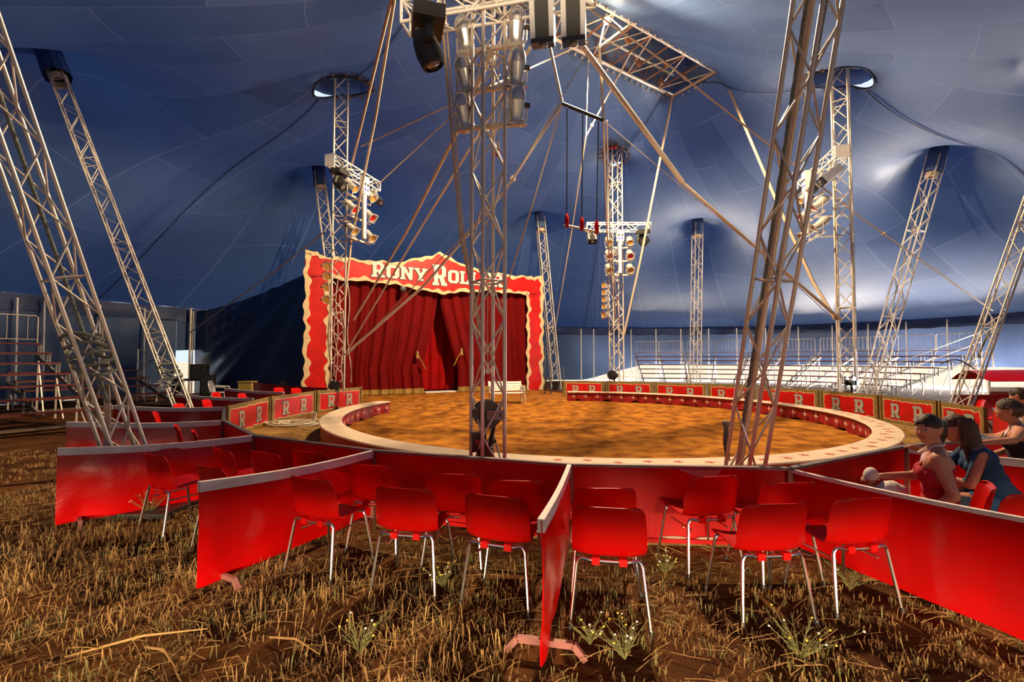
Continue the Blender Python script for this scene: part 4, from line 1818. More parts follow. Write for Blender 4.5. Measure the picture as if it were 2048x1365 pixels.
def scanner(label, pos, aim, group, k=1.0):
    """box projector: silver side extrusions, black body, lens at the front end"""
    p = Vector(pos)
    t = thing('scanner_light', label, 'stage light', p, 0, group)
    d = Vector(aim).normalized()
    s = d.cross(Vector((0, 0, 1))).normalized()
    u = s.cross(d).normalized()
    L_, W_, T_ = .42 * k, .20 * k, .17 * k
    MB().bar(p - d * L_ / 2, p + d * L_ / 2, W_, T_, up=u).build('body', 'black', t)
    for sg in (-1, 1):
        MB().bar(p - d * L_ * .49 + s * sg * W_ * .56, p + d * L_ * .49 + s * sg * W_ * .56, W_ * .3, T_ * 1.06, up=u).build('side_extrusion', 'alu', t)
    mb = MB().bar(p + d * L_ * .5, p + d * L_ * .62, W_ * 1.35, T_ * 1.1, up=u)
    mb.build('front_cap', 'black_gloss', t)
    MB().lathe([(0, 0), (.05 * k, 0), (.05 * k, .02), (.035 * k, .025), (0, .02)], p + d * L_ * .62, d, 14).build('lens', 'lens', t, True)
    mb = MB()
    for sg in (-1, 1):
        mb.bar(p - d * L_ * .1 + s * sg * W_ * .2 + u * T_ * .5, p + d * L_ * .35 + s * sg * W_ * .2 + u * T_ * .5, W_ * .18, .012, up=u)
    mb.build('vent_strips', 'black_gloss', t)
    mb = MB().tube([p + u * T_ * .5 + s * W_ * .3, p + Vector((0, 0, T_ * 1.5)), p + u * T_ * .5 - s * W_ * .3], .014 * k, 6)
    mb.build('bracket', 'truss', t)
    return t


def hbar_truss(label, p, q, h, group, mname='white_paint', box_end=None):
    p, q = Vector(p), Vector(q)
    t = thing('light_truss', label, 'truss', (p + q) / 2, 0, group)
    ax = (q - p).normalized()
    s = Vector((-ax.y, ax.x, 0)).normalized()
    cs = [s * a * h / 2 + Vector((0, 0, b * h / 2)) for a, b in ((-1, -1), (1, -1), (1, 1), (-1, 1))]
    for c in cs:
        rod('chord', p + c, q + c, h * .075, mname, t, 8)
    L_ = (q - p).length
    n = max(4, int(L_ / (h * 1.1)))
    for i in range(n):
        a, b = p + ax * L_ * i / n, p + ax * L_ * (i + 1) / n
        for k in range(4):
            k1, k2 = (k, (k + 1) % 4) if (i + k) % 2 else ((k + 1) % 4, k)
            rod('brace', a + cs[k1], b + cs[k2], h * .045, mname, t)
    for e in (p, q):
        for k in range(4):
            rod('end_frame', e + cs[k], e + cs[(k + 1) % 4], h * .07, mname, t)
    if box_end is not None:
        c = p if box_end == 0 else q
        mb = MB().bar(c - ax * .02, c + ax * .02, h * 1.15, h * 1.15)
        mb.build('end_plate', mname, t)
    return t


CLUSTER_NAME = {'A': 'the front king pole', 'B': 'the left king pole', 'C': 'the far king pole', 'D': 'the right king pole'}


def cluster(k, arm_l, arm_r, z_bars, half, aim_down, center_off, can_k, front=True):
    where = CLUSTER_NAME[k]
    pole = KING[k]
    axis = (Vector(arm_r) - Vector(arm_l))
    zarm = (arm_l[2] + arm_r[2]) / 2
    axis.z = 0
    axis.normalize()
    to_ring = Vector((RC.x - pole.x, RC.y - pole.y, 0)).normalized()
    nrm = Vector((-axis.y, axis.x, 0))
    if nrm.dot(to_ring) < 0:
        nrm = -nrm
    hbar_truss('white horizontal truss carrying stage lights on ' + where, arm_l, arm_r, .26 * can_k, 'light trusses on the king poles', box_end=0 if k == 'B' else (1 if k == 'D' else None))
    base = Vector((pole.x, pole.y, 0)) + nrm * center_off
    rows_ = ['top', 'middle', 'bottom']
    for r, z in enumerate(z_bars):
        c = base + Vector((0, 0, z))
        mb = MB().bar(c - axis * half, c + axis * half, .05 * can_k, .05 * can_k)
        mb.bar(c, c - nrm * center_off, .04 * can_k, .04 * can_k)
        grounded(mb, 'lamp_bar', 'truss', 'metal cross bar for the %s pair of spotlights on %s' % (rows_[r], where), 'bar', c, 'lamp bars on the king poles')
        gel = 'gel_red' if r == 1 else 'gel_amber'
        for sg, side in ((-1, 'left'), (1, 'right')):
            p = c + axis * sg * half * .78 + Vector((0, 0, (.25) * can_k)) + nrm * .03
            d = nrm * math.cos(aim_down) - Vector((0, 0, math.sin(aim_down))) + axis * (.12 * sg * (-1 if k == 'A' else -.5))
            lab = '%s spotlight of the %s pair on %s, %s side' % ('silver' if k == 'A' else ('red-gelled' if r == 1 else 'amber-gelled'), rows_[r], where, side)
            par_can(lab, p, d, gel, 'spotlights on ' + where, .44 * can_k, (.104 if k == 'A' else .11) * can_k, 'alu' if k == 'A' else 'can_grey', hang=-1, frame=(r > 0))
    return base, axis, nrm


# A: front king pole, seen from behind
aA = at(812, 24, 5.25)
bA = at(1190, 6, 4.78)
zA = (aA.z + bA.z) / 2 + .05
aA.z = bA.z = zA
bz = [at(985, y, 5.05).z for y in (80, 163, 240)]
baseA, axA, nA = cluster('A', tuple(aA), tuple(bA), bz, .40, R(72), .05, .95)
moving_head('black moving-head light hanging at the left of the front king pole', at(856, 28, 4.95), (.35, .1, -.9), 'moving head lights', 1.2)
scanner('boxy black and silver light right of the front king pole, inner one', at(1085, 42, 4.9), (.05, .25, -1), 'big box lights on the front pole', .92)
scanner('boxy black and silver light right of the front king pole, outer one', at(1147, 38, 4.85), (.05, .25, -1), 'big box lights on the front pole', .92)

# B
aB, bB = at(660, 318, 14.0), at(753, 376, 16.3)
zB = (aB.z + bB.z) / 2
aB.z = bB.z = zB
bzB = [at(690, y, 15).z for y in (398, 438, 480)]
baseB, axB, nB = cluster('B', tuple(aB), tuple(bB), bzB, .62, R(38), .75, 1.2)
moving_head('black moving-head light at the end of the truss on the left king pole', aB + axB * .45 + Vector((0, 0, -.12)), tuple(nB + Vector((0, 0, -.9))), 'moving head lights', 1.4)
scanner('boxy black and silver light on the truss of the left king pole', bB - axB * .25 + nB * .1 + Vector((0, 0, -.45)), tuple(nB * .8 + axB * .1 + Vector((0, 0, -.8))), 'box lights on the trusses', 1.25)
# C
aC, bC = at(1173, 455, 19.6), at(1300, 455, 19.6)
bzC = [at(1235, y, 19.6).z for y in (494, 521, 549)]
baseC, axC, nC = cluster('C', tuple(aC), tuple(bC), bzC, .58, R(38), .65, 1.25)
moving_head('black moving-head light at the right end of the far truss', bC + Vector((-.32, 0, -.13)), tuple(nC + Vector((0, 0, -.5))), 'moving head lights', 1.5)
scanner('boxy black and silver light at the left end of the far truss', aC + Vector((.22, 0, -.42)), tuple(nC * .6 + Vector((0, 0, -.8))), 'box lights on the trusses', 1.3)
# D
aD, bD = at(1606, 386, 15.6), at(1684, 300, 12.9)
zD = (aD.z + bD.z) / 2 + .1
aD.z = bD.z = zD
bzD = [at(1665, y, 14).z for y in (388, 425, 466)]
baseD, axD, nD = cluster('D', tuple(aD), tuple(bD), bzD, .68, R(38), .8, 1.2)
moving_head('black moving-head light at the far end of the truss on the right king pole', aD + axD * .25 + Vector((0, 0, -.12)), tuple(nD + Vector((0, 0, -.9))), 'moving head lights', 1.4)
scanner('boxy black and silver light on the truss of the right king pole, near one', bD - axD * .45 + nD * .1 + Vector((0, 0, -.5)), tuple(nD * .9 - axD * .1 + Vector((0, 0, -.7))), 'box lights on the trusses', 1.35)
scanner('boxy black and silver light on the truss of the right king pole, far one', bD - axD * 1.0 + nD * .1 + Vector((0, 0, -.5)), tuple(nD * .9 - axD * .1 + Vector((0, 0, -.7))), 'box lights on the trusses', 1.35)

# white control boxes with long light tubes
for k, base, ax_, nr, ytop, ymid, ybot, Yd, kk in (('B', baseB, axB, nB, 355, 390, 478, 15, 1.1), ('C', baseC, axC, nC, 462, 484, 547, 19.6, 1.1), ('D', baseD, axD, nD, 330, 370, 458, 14, 1.1)):
    z0, z1, z2 = (at(1024, y, Yd).z for y in (ytop, ymid, ybot))
    c = base + nr * .22
    t = thing('tube_light', 'white box with a long white light tube on ' + CLUSTER_NAME[k], 'tube light', c + Vector((0, 0, z2)), 0, 'tube lights on the king poles')
    MB().bar(c + Vector((0, 0, z1)), c + Vector((0, 0, z0)), .30, .16, up=nr).build('box', 'white_paint', t)
    for i in (-1, 1):
        for j in (.25, .55):
            q = c + nr * .085 + ax_ * i * .07 + Vector((0, 0, z1 + (z0 - z1) * j))
            if j > .3:
                MB().lathe([(.045, 0), (.045, .012), (0, .014)], q, nr, 10).build('socket', 'steel_dark', t)
            else:
                MB().bar(q - ax_ * .04, q + ax_ * .04, .012, .08).build('switch', 'blue_led', t)
    MB().tube([c + Vector((0, 0, z1)), c + Vector((0, 0, z2))], .075, 10).build('tube', 'white_paint', t, True)
    MB().bar(c + nr * .075 + ax_ * .03 + Vector((0, 0, z1 - .1)), c + nr * .075 + ax_ * .03 + Vector((0, 0, z2 + .1)), .02, .01).build('blue_stripe', 'blue_led', t)

# column of small cans on C and B
for i, y in enumerate((571, 585, 599, 613, 630)):
    p = at(1213, y, 20.1)
    par_can('small silver spotlight on the side of the far king pole, number %s from the top' % ['one', 'two', 'three', 'four', 'five'][i], p, (-.9, -.5, -.15), 'gel_amber', 'small spotlights on the far pole', .34, .13, 'alu', frame=(i == 4), hang=1)
for i, y in enumerate((533, 553, 575, 600)):
    p = at(654, y, 15.0)
    par_can('small silver spotlight on the side of the left king pole, %s from the top' % ['first', 'second', 'third', 'fourth'][i], p, (.3, -.9, -.2), 'gel_amber', 'small spotlights on the left pole', .26, .13, 'alu', frame=False, hang=1)


# ================================================================== trapeze
Yt = 12.6
tl, tr = at(1124, 207, Yt), at(1207, 241, Yt + .5)
tr.z = tl.z = (tl.z + tr.z) / 2 + .0
tl, tr = at(1124, 207, Yt), at(1207, 241, Yt)
bl, br_ = at(1128, 450, Yt - .05), at(1199, 465, Yt + .05)
trap = thing('trapeze', 'hanging trapeze with black top bar and red-padded white lower bar', 'trapeze', tl)
MB().tube([tl, tr], .05, 10).build('top_bar', 'black', trap, True)
MB().tube([bl, br_], .032, 10).build('lower_bar', 'white_paint', trap, True)
for f0, f1, (u, v) in ((.12, .08, (1135, 440)), (.5, .5, (1164, 447)), (.88, .92, (1193, 456))):
    p = tl.lerp(tr, f0)
    q = bl.lerp(br_, f1)
    MB().tube([p, p + Vector((0, 0, -.12))], .03, 8).build('shackle', 'chrome', trap, True)
    MB().tube([p + Vector((0, 0, -.1)), q + Vector((0, 0, .3))], .016, 6).build('suspension_rope', 'black', trap)
    MB().lathe([(.015, .34), (.05, .26), (.065, .12), (.055, 0), (.04, -.06), (0, -.07)], q, n=12).build('red_pad', 'red_plastic', trap, True, label='red padded grip')

# ================================================================== ropes and straps
def rope(label, pts, r, mname='rope', sag=0.0, n=14, cat='rope', knots=()):
    pts = [Vector(p) for p in pts]
    out = []
    for i in range(len(pts) - 1):
        for k in range(n):
            a = k / n
            p = pts[i].lerp(pts[i + 1], a)
            p.z -= sag * 4 * a * (1 - a)
            out.append(p)
    out.append(pts[-1])
    mb = MB().tube(out, r, 6)
    for f in knots:
        ki = min(len(out) - 2, int(f * len(out)))
        mb.lathe([(0, -.08), (r * 2.2, -.05), (r * 2.4, .04), (0, .08)], out[ki], axis=(out[ki + 1] - out[ki]).normalized(), n=8)
    low = min(out, key=lambda p: p.z)
    return grounded(mb, 'rope', mname, label, cat, low, 'rigging ropes', True)


def cupt(u, v):
    return gz(u, v, CZ)


pB = lambda u, v: at(u, v, 15.0)
pC = lambda u, v: at(u, v, 20.0)
pD = lambda u, v: at(u, v, 14.1)
TOP = at(792, -40, 9.0)
rope('doubled pale rope from the tent top down to the truss of the left king pole', [TOP, pB(703, 332)], .035)
rope('pale rope from the tent top to the foot of the left king pole', [at(795, -40, 9.0), at(752, 230, 12.5), pB(703, 480), pB(690, 600)], .035)
rope('doubled rope from the moving-head light down to the winch of the front pole', [at(880, -10, 5.35), at(921, 470, 5.4), at(967, 700, 5.4)], .018, 'rope', knots=(.93,))
rope('second strand of the rope running to the winch of the front pole', [at(888, -10, 5.35), at(927, 470, 5.4), at(970, 700, 5.4)], .012, 'rope')
rope('thick white rope from the front pole top to the left pole, upper one', [at(985, 100, 5.4), at(922, 248, 7.5), at(812, 466, 11.5), pB(708, 640)], .034, 'rope_white')
rope('thin white rope running parallel below the thick one to the left pole', [at(1060, 95, 6.2), at(986, 222, 8.0), at(836, 466, 11.8), pB(692, 705)], .028, 'rope_white')
rope('thick white rope from the trapeze down to the left pole foot', [tl, at(1010, 382, 13.2), at(850, 570, 14.2), pB(690, 710)], .040, 'rope_white', knots=(.28,))
rope('thin rope from the trapeze end down behind the front pole', [tl, at(1068, 400, 13.5), at(1003, 606, 15.5)], .022)
rope('thin rope slanting from behind the front pole to the left truss', [cupt(1175, 84), at(914, 203, 13.5), at(722, 293, 15)], .022)
rope('thin rope from the front pole to the outer end of the left truss', [at(1000, 150, 12), at(915, 222, 13.5), at(752, 373, 16.2)], .022)
rope('broad webbing strap from the cupola down to the right king pole', [at(1155, 78, 12.2), at(1365, 365, 13.3)], .075, 'rope_white', cat='strap')
rope('rope continuing the broad strap down to the right king pole', [at(1365, 365, 13.3), at(1500, 485, 13.7), pD(1682, 640)], .045, 'rope_white')
rope('thick strap from the near cupola corner to the right king pole foot', [cu1, at(1560, 418, 15.2), at(1627, 566, 14.6), pD(1672, 640)], .05, 'rope')
rope('rope from the cupola corner down to the foot of the far king pole', [cu2, at(1281, 520, 19.2), pC(1248, 670)], .045, 'rope')
rope('long thin rope from the cupola across to the right edge of the tent', [at(1175, 15, 12.5), at(1340, 132, 13.5), at(1550, 300, 15), at(1725, 438, 16.5), at(1985, 622, 19.5)], .028, 'rope', knots=(.78,))
rope('doubled strap holding the left end of the trapeze', [at(1098, 84, 12.4), tl + Vector((0, 0, .05))], .04, 'rope_white')
rope('pale strap holding the right end of the trapeze', [at(1199, 97, 12.7), tr + Vector((0, 0, .05))], .04, 'rope_white')
rope('pale rope from the trapeze right end down along the far king pole', [tr, at(1214, 466, 17), pC(1232, 640)], .028, 'rope_white')
rope('second pale rope beside the far king pole', [tr + Vector((.1, 0, 0)), at(1219, 466, 17), pC(1240, 660)], .02, 'rope_white')
rope('thin rope from the tent top to the far thin pole beside the stage', [cupt(1262, 105), at(1172, 273, 17), at(1143, 466, 21), at(1110, 660, 25)], .026, 'rope', knots=(.3,))
rope('dashed thin rope from the left king pole to the corner of the tent wall', [pB(651, 462), at(550, 543, 17.5), at(376, 668, 21)], .022)
rope('very thin line from the trapeze to the right king pole', [tr, at(1387, 394, 13), at(1507, 493, 13.5), pD(1660, 632)], .010)
rope('thin rope from the cupola down past the front pole to its side', [cupt(1300, 60), at(1180, 98, 12), at(1010, 385, 9.5), at(700, 706, 15)], .012)
rope('thin vertical line hanging from the cupola beside the trapeze', [cupt(1177, 120), at(1172, 275, 14)], .012)

# hoist hook with red weight inside the front pole
for u, v, lb_ in ((996, 300, 'small red and white hook block hanging beside the front pole, upper one'), (975, 748, 'small red and white hook block inside the front pole, lower one')):
    p = at(u, v, 5.3)
    t = thing('hook_block', lb_, 'hook', p)
    MB().lathe([(.015, .1), (.022, .06), (.022, 0), (0, 0)], p, n=10).build('sleeve', 'white_paint', t, True)
    MB().lathe([(.022, 0), (.032, -.03), (.03, -.07), (0, -.08)], p, n=10).build('weight', 'red_plastic', t, True)
    MB().tube([p + Vector((0, 0, .1)), p + Vector((0, 0, .1 + (1.2 if v < 400 else 2.0)))], .006, 5).build('cord', 'rope', t)

# ================================================================== winches at the mast feet
def winch(label, c, k, rz, big):
    t = thing('winch', label, 'winch', Vector((c.x, c.y, 0)), rz)
    z = c.z
    mb = MB().lathe([(.04, -.075), (.155, -.075), (.155, -.055), (.06, -.05), (.06, .05), (.155, .055), (.155, .075), (.04, .075)], (0, 0, z), axis=(0, 1, 0), n=28)
    mb.v = [(x * k, y * k, (zz - z) * k + z) for x, y, zz in mb.v]
    mb.build('drum', 'steel_dark', t, True, world=False, auto=35)
    MB().box((-.02 * k, -.13 * k, z - .055 * k), (.17 * k, -.09 * k, z + .05 * k)).build('bearing_plate', 'winch_grey' if big else 'steel_dark', t, world=False)
    if big:
        vs, fs = text_poly([(.055, .0), (.065, .0), (.067, .025), (.08, .02), (.08, .03), (.066, .035), (.062, .07), (.05, .07), (.053, .04), (.045, .045), (.045, .035), (.056, .03)], [], .003)
        MB().add([(x, y - .134, zz + z - .04) for x, y, zz in vs], fs).build('red_mark', 'paint_mark', t, world=False)
        vs, fs = text_poly([(.11, .01), (.118, .01), (.122, .025), (.132, .025), (.134, .01), (.142, .01), (.134, .055), (.122, .055)], [], .003)
        MB().add([(x, y - .134, zz + z - .035) for x, y, zz in vs], fs).build('dark_mark', 'letter_edge', t, world=False)
    mb = MB().box((-.18 * k, -.10 * k, z - .40 * k), (-.02 * k, .06 * k, z - .2 * k))
    mb.build('gearbox', 'steel_dark', t, world=False)
    if big:
        MB().lathe([(0, 0), (.025, 0), (.02, .004), (0, .005)], (-.12, -.10, z - .29), axis=(0, -1, 0), n=8).build('red_mark', 'paint_mark', t, world=False)
    MB().lathe([(.0, 0), (.085 * k, .01), (.09 * k, .09 * k), (.085 * k, .1 * k), (.09 * k, .11 * k), (.09 * k, .26 * k), (0, .27 * k)], (-.02 * k, -.02, z - .62 * k), n=16).build('motor', 'steel_dark', t, True, world=False)
    MB().tube([(.10 * k, 0, z - .05), (.03 * k, 0, z - .35 * k), (.1 * k, .02, z - .3 * k)], .022 * k, 6).build('belt', 'black', t, True, world=False)
    MB().box((-.12 * k, -.12 * k, .0), (.12 * k, .12 * k, max(.04, z - .6 * k))).build('bracket', 'steel_dark', t, world=False)
    return t


winch('large dark winch drum with red painted mark at the foot of the front pole', at(974, 828, 5.15), 1.0, R(12), True)
winch('dark winch at the foot of the right king pole', Vector((KING['D'].x - .25, KING['D'].y - .45, .95)), 1.3, R(40), False)
winch('dark winch at the foot of the far king pole', Vector((KING['C'].x - .3, KING['C'].y - .5, .95)), 1.3, R(0), False)
winch('dark winch tangled with ropes at the foot of the left king pole', Vector((KING['B'].x + .1, KING['B'].y - .5, .8)), 1.1, R(10), False)
# tangled hanging ropes on the left king pole
for i in range(7):
    u0 = 656 + i * 6.5
    p = at(u0, 560 + 30 * (i % 3), 14.72)
    q = at(u0 + (-1) ** i * 5, 790 - 12 * (i % 4), 14.72)
    pts = [p.lerp(q, f) + Vector((.05 * math.sin(f * 9 + i), 0, 0)) for f in [j / 10 for j in range(11)]]
    rope('loose rope hanging down the lower left king pole, strand %s' % ['one', 'two', 'three', 'four', 'five', 'six', 'seven'][i], pts, .016, 'rope', n=2)

# green twisted ropes inside the near leaning poles, webbing, rag, hanging strap
def twisted(label, p, q, r, turns, mname='rope_green'):
    p, q = Vector(p), Vector(q)
    ax = (q - p).normalized()
    s = ax.cross(Vector((1, 0, 0))).normalized()
    u = ax.cross(s)
    mb = MB()
    n = int(turns * 9)
    for k in range(3):
        pts = []
        for i in range(n + 1):
            a = 2 * PI * turns * i / n + 2 * PI * k / 3
            pts.append(p.lerp(q, i / n) + (s * math.cos(a) + u * math.sin(a)) * r * .55)
        mb.tube(pts, r * .6, 5)
    return grounded(mb, 'rope', mname, label, 'rope', p, 'green twisted ropes', True)


b, t = QP['front']
ax = (t - b)
e = Vector((1, 0, 0))
twisted('green twisted rope running up inside the big leaning pole, left strand', b + ax * .12 + e * -.09, b + ax * .72 + e * -.09, .016, 60)
twisted('green twisted rope running up inside the big leaning pole, right strand', b + ax * .30 + e * .05 + Vector((0, .05, 0)), b + ax * .72 + e * .09, .016, 45)
mb = MB().bar(b + ax * .05 + Vector((-.05, .06, 0)), b + ax * .72 + Vector((.0, .10, 0)), .045, .012, up=(0, -1, .2))
grounded(mb, 'webbing_strap', 'strap', 'pinkish flat webbing running up inside the big leaning pole', 'strap', b + ax * .05)
# rag knotted at its foot
p = at(1452, 848, 4.86)
t_ = thing('tied_rag', 'frayed grey-green rope end knotted at the foot of the big leaning pole', 'rag', p - Vector((0, 0, .4)))
MB().lathe([(0, .04), (.035, .025), (.04, 0), (.03, -.03), (0, -.04)], p, n=10).build('knot', 'rope_green', t_, True)
for i in range(9):
    a = i * .7
    MB().tube([p + Vector((.012 * math.cos(a), .012 * math.sin(a), -.02)), p + Vector((.025 * math.cos(a), .02 * math.sin(a), -.2)), p + Vector((.018 * math.cos(a) + .01, .02 * math.sin(a), -.33 - .03 * (i % 3)))], [.008, .01, .004], 5).build('strand', 'rope_green', t_, True)
b, t = QP['left_front']
ax = (t - b)
twisted('green twisted rope running up inside the near left leaning pole', b + ax * .16, b + ax * .62, .018, 55)
p0, p1 = at(213, 768, 5.1), at(212, 950, 5.05)
mb = MB()
mb.sheet([[tuple(p0.lerp(p1, f) + Vector((dx, .02 * math.sin(f * 4), 0))) for dx in (-.033, -.012, .012, .033)] for f in [i / 14 for i in range(15)]], .008)
grounded(mb, 'hanging_strap', 'strap', 'flat grey strap hanging from the near left leaning pole', 'strap', p1, None, True)
mb = MB()
for i in range(5):
    c = b + ax * (.205 + .012 * i)
    mb.tube([c + Vector((.19 * math.cos(a), .19 * math.sin(a), .04 * math.sin(a * 2 + i))) for a in [2 * PI * j / 14 for j in range(15)]], .018, 5)
grounded(mb, 'rope', 'rope_green', 'green rope wound round the near left leaning pole', 'rope', b + ax * .2, 'green twisted ropes', True)
b, t = QP['left']
ax = (t - b)
mb = MB()
for i in range(4):
    c = b + ax * (.115 + .014 * i)
    mb.tube([c + Vector((.2 * math.cos(a), .2 * math.sin(a), .05 * math.sin(a * 2 + i))) for a in [2 * PI * j / 14 for j in range(15)]], .02, 5)
grounded(mb, 'rope', 'rope_green', 'green rope wound round the left pole below its middle', 'rope', b + ax * .11, 'green twisted ropes', True)
b, t = QP['right_edge']
ax = (t - b)
for i, (f, dx) in enumerate(((.16, -.7), (.19, .55), (.22, .6))):
    c = b + ax * f
    mb = MB().tube([c + Vector((dx * k / 6, .1 * k / 6, .16 * math.sin(k / 6 * PI) + (.1 if dx > 0 else .02) * k)) for k in range(7)], .018, 5)
    grounded(mb, 'rope', 'rope_green', ['dark rope end sticking out left of the right edge pole', 'dark rope end sticking out right of the right edge pole, lower', 'dark rope end sticking out right of the right edge pole, upper'][i], 'rope', c, 'green twisted ropes', True)

# ================================================================== bleachers
def bleacher(label, p_far, p_near, inward, rows=7, step=.80, z0=.45, rise=.27, group='tiered bleachers', rail=True, mid=3, side_rail=0, trim=(0, 0)):
    """p_far..p_near: back line on the ground (left to right seen from inside)"""
    p, q = Vector(p_far), Vector(p_near)
    ex = q - p
    L_ = ex.length
    ex.normalize()
    iy = Vector((-ex.y, ex.x, 0))
    rz = math.atan2(ex.y, ex.x)
    sgn = 1 if iy.dot(Vector(inward)) > 0 else -1
    t = thing('bleacher', label, 'bleacher', p, rz, group)
    D = rows * step
    fr = [i / mid for i in range(mid + 1)]
    X = lambda f, y: abs(y) * trim[0] + f * (L_ - abs(y) * (trim[0] + trim[1]))     # rows get shorter towards the ring
    for i in range(rows):
        y = (rows - 1 - i) * step * sgn
        z = z0 + i * rise
        MB().box((X(0, y), min(y - .14, y + .14), z - .04), (X(1, y), max(y - .14, y + .14), z)).build('seat_plank', 'red_wood', t, world=False)
        MB().box((X(0, abs(y) + .5), y + sgn * .36 - .13, z - .34), (X(1, abs(y) + .5), y + sgn * .36 + .13, z - .30)).build('foot_plank', 'wood_dark', t, world=False)
        for f_ in fr:
            x = X(f_, y) + (.03 if f_ == 0 else -.03 if f_ == 1 else 0)
            mb = MB()
            for dy in (-.11, .11):
                mb.box((x - .022, y + dy - .022, z - .40), (x + .022, y + dy + .022, z - .02))
            mb.build('seat_support', 'truss_dark', t, world=False)
    for f_ in fr:
        x, xb = X(f_, 0) + (.05 if f_ == 0 else -.05 if f_ == 1 else 0), X(f_, D - step * .3) + (.05 if f_ == 0 else -.05 if f_ == 1 else 0)
        MB().bar((x, -.2 * sgn, z0 + (rows - 1) * rise - .40 + .06), (xb, sgn * (D - step * .3), max(.08, z0 - .42)), .05, .11).build('stringer', 'stringer', t, world=False)
        for i in range(0, rows, 2):
            y = i * step * sgn
            x = X(f_, y) + (.05 if f_ == 0 else -.05 if f_ == 1 else 0)
            zt = z0 + (rows - 1 - i) * rise - .40
            if zt > .1:
                mb = MB().bar((x, y, 0), (x, y, zt), .045, .045)
                mb.build('leg', 'truss', t, world=False)
                if zt > .5:
                    MB().bar((x, y, zt - .05), (x, y + sgn * step * .8, .03), .03, .03).build('leg_brace', 'truss', t, world=False)
    if rail:
        zt = z0 + (rows - 1) * rise
        y = -.22 * sgn
        mb = MB()
        npan = max(1, round(L_ / 2.0))
        for k in range(npan):
            x0, x1 = L_ * k / npan + .03, L_ * (k + 1) / npan - .03
            mb.tube([(x0, y, zt - .1), (x0, y, zt + .78), (x0 + .05, y, zt + .83), (x1 - .05, y, zt + .83), (x1, y, zt + .78), (x1, y, zt - .1)], .018, 6)
            mb.tube([(x0, y, zt + .12), (x1, y, zt + .12)], .014, 5)
            for j in range(1, 9):
                xx = x0 + (x1 - x0) * j / 9
                mb.tube([(xx, y, zt + .12), (xx, y, zt + .82)], .008, 5)
        mb.build('railing', 'truss', t, world=False)
    if side_rail:
        x = L_ if side_rail > 0 else 0
        zt = z0 + (rows - 1) * rise
        for dz in (.83, .38):
            MB().tube([(x, -.22 * sgn, zt + dz), (x, sgn * (D + .2), z0 + dz - .15)], .02, 6).build('side_rail', 'truss', t, True, world=False)
        for f in (0, 1):
            yy = -.22 * sgn if f == 0 else sgn * (D + .2)
            MB().bar((x, yy, 0), (x, yy, (zt if f == 0 else z0 - .15) + .84), .05, .05).build('rail_post', 'truss', t, world=False)
    return t


bp = [(8.9, 33.6), (12.4, 33.0), (15.9, 31.2), (18.9, 28.6), (21.0, 25.4), (21.8, 21.5)]
bl_ = ['red-planked bleacher section farthest left of the right stand', 'bleacher section behind the thin far pole',
       'bleacher section in the middle of the right stand', 'bleacher section behind the right king pole',
       'bleacher section at the right end with sloping side rails']
for i in range(5):
    a, b_ = Vector((*bp[i], 0)), Vector((*bp[i + 1], 0))
    d_ = (b_ - a).normalized()
    def half(k):
        if k <= 0 or k >= 5:
            return 0
        p_, q_, r2 = (Vector((*bp[k + e], 0)) for e in (-1, 0, 1))
        return math.tan((q_ - p_).angle(r2 - q_) / 2)
    bleacher(bl_[i], a + d_ * .08, b_ - d_ * .08, RC - (a + b_) / 2, rows=7, mid=2, trim=(half(i), half(i + 1)), side_rail=1 if i == 4 else 0, group='tiered bleachers of the right stand')
inw = Vector((.86, -.5, 0))
rd = Vector((.5, .86, 0))
Tn = Vector((-14.1, 13.8, 0))
bleacher('tiered bleacher at the left edge behind the leaning poles', Tn - rd * 6.0, Tn, inw, rows=7, mid=3, step=.76, z0=.45, rise=.28, group='tiered bleachers of the left stand')
Tn = Vector((-14.5, 18.0, 0))
bleacher('lower bleacher at left between the two leaning poles', Tn - rd * 3.6, Tn, inw, rows=4, mid=2, step=.76, z0=.45, rise=.26, group='tiered bleachers of the left stand', rail=False, side_rail=1)

# red canvas stall at the right, in front of the wall
st = Vector((13.6, 13.2, 0))
sx = Vector((.95, -.25, 0)).normalized()
sy = Vector((.25, .95, 0)).normalized()
stl = thing('canvas_stall', 'low red canvas stall with white frame at the right edge', 'stall', st)
f3 = lambda a, b_, z: st + sx * a + sy * b_ + Vector((0, 0, z))
mb = MB()
mb.sheet([[f3(3.2 * j / 10, 0, z + .02 * math.sin(j)) for j in range(11)] for z in (.05, .4, .75)], .01)
mb.build('front_cloth', 'red_vinyl', stl, True)
mb = MB()
mb.sheet([[f3(3.2 * j / 10, 1.6 * i / 6, 1.02 + .06 * j / 10 + .3 * math.sin(PI * i / 6)) for j in range(11)] for i in range(7)], .01)
mb.build('roof_cloth', 'red_vinyl', stl, True)
MB().bar(f3(0, -.03, .80), f3(3.2, -.03, .86), .05, .12).build('front_beam', 'white_paint', stl)
for a in (0, 1.05, 2.1, 3.15):
    MB().bar(f3(a, -.02, 0), f3(a, -.02, 1.05), .05, .05).build('post', 'white_paint', stl)
MB().bar(f3(.1, -.03, .1), f3(1.0, -.03, .75), .03, .03).build('diagonal_strut', 'white_paint', stl)

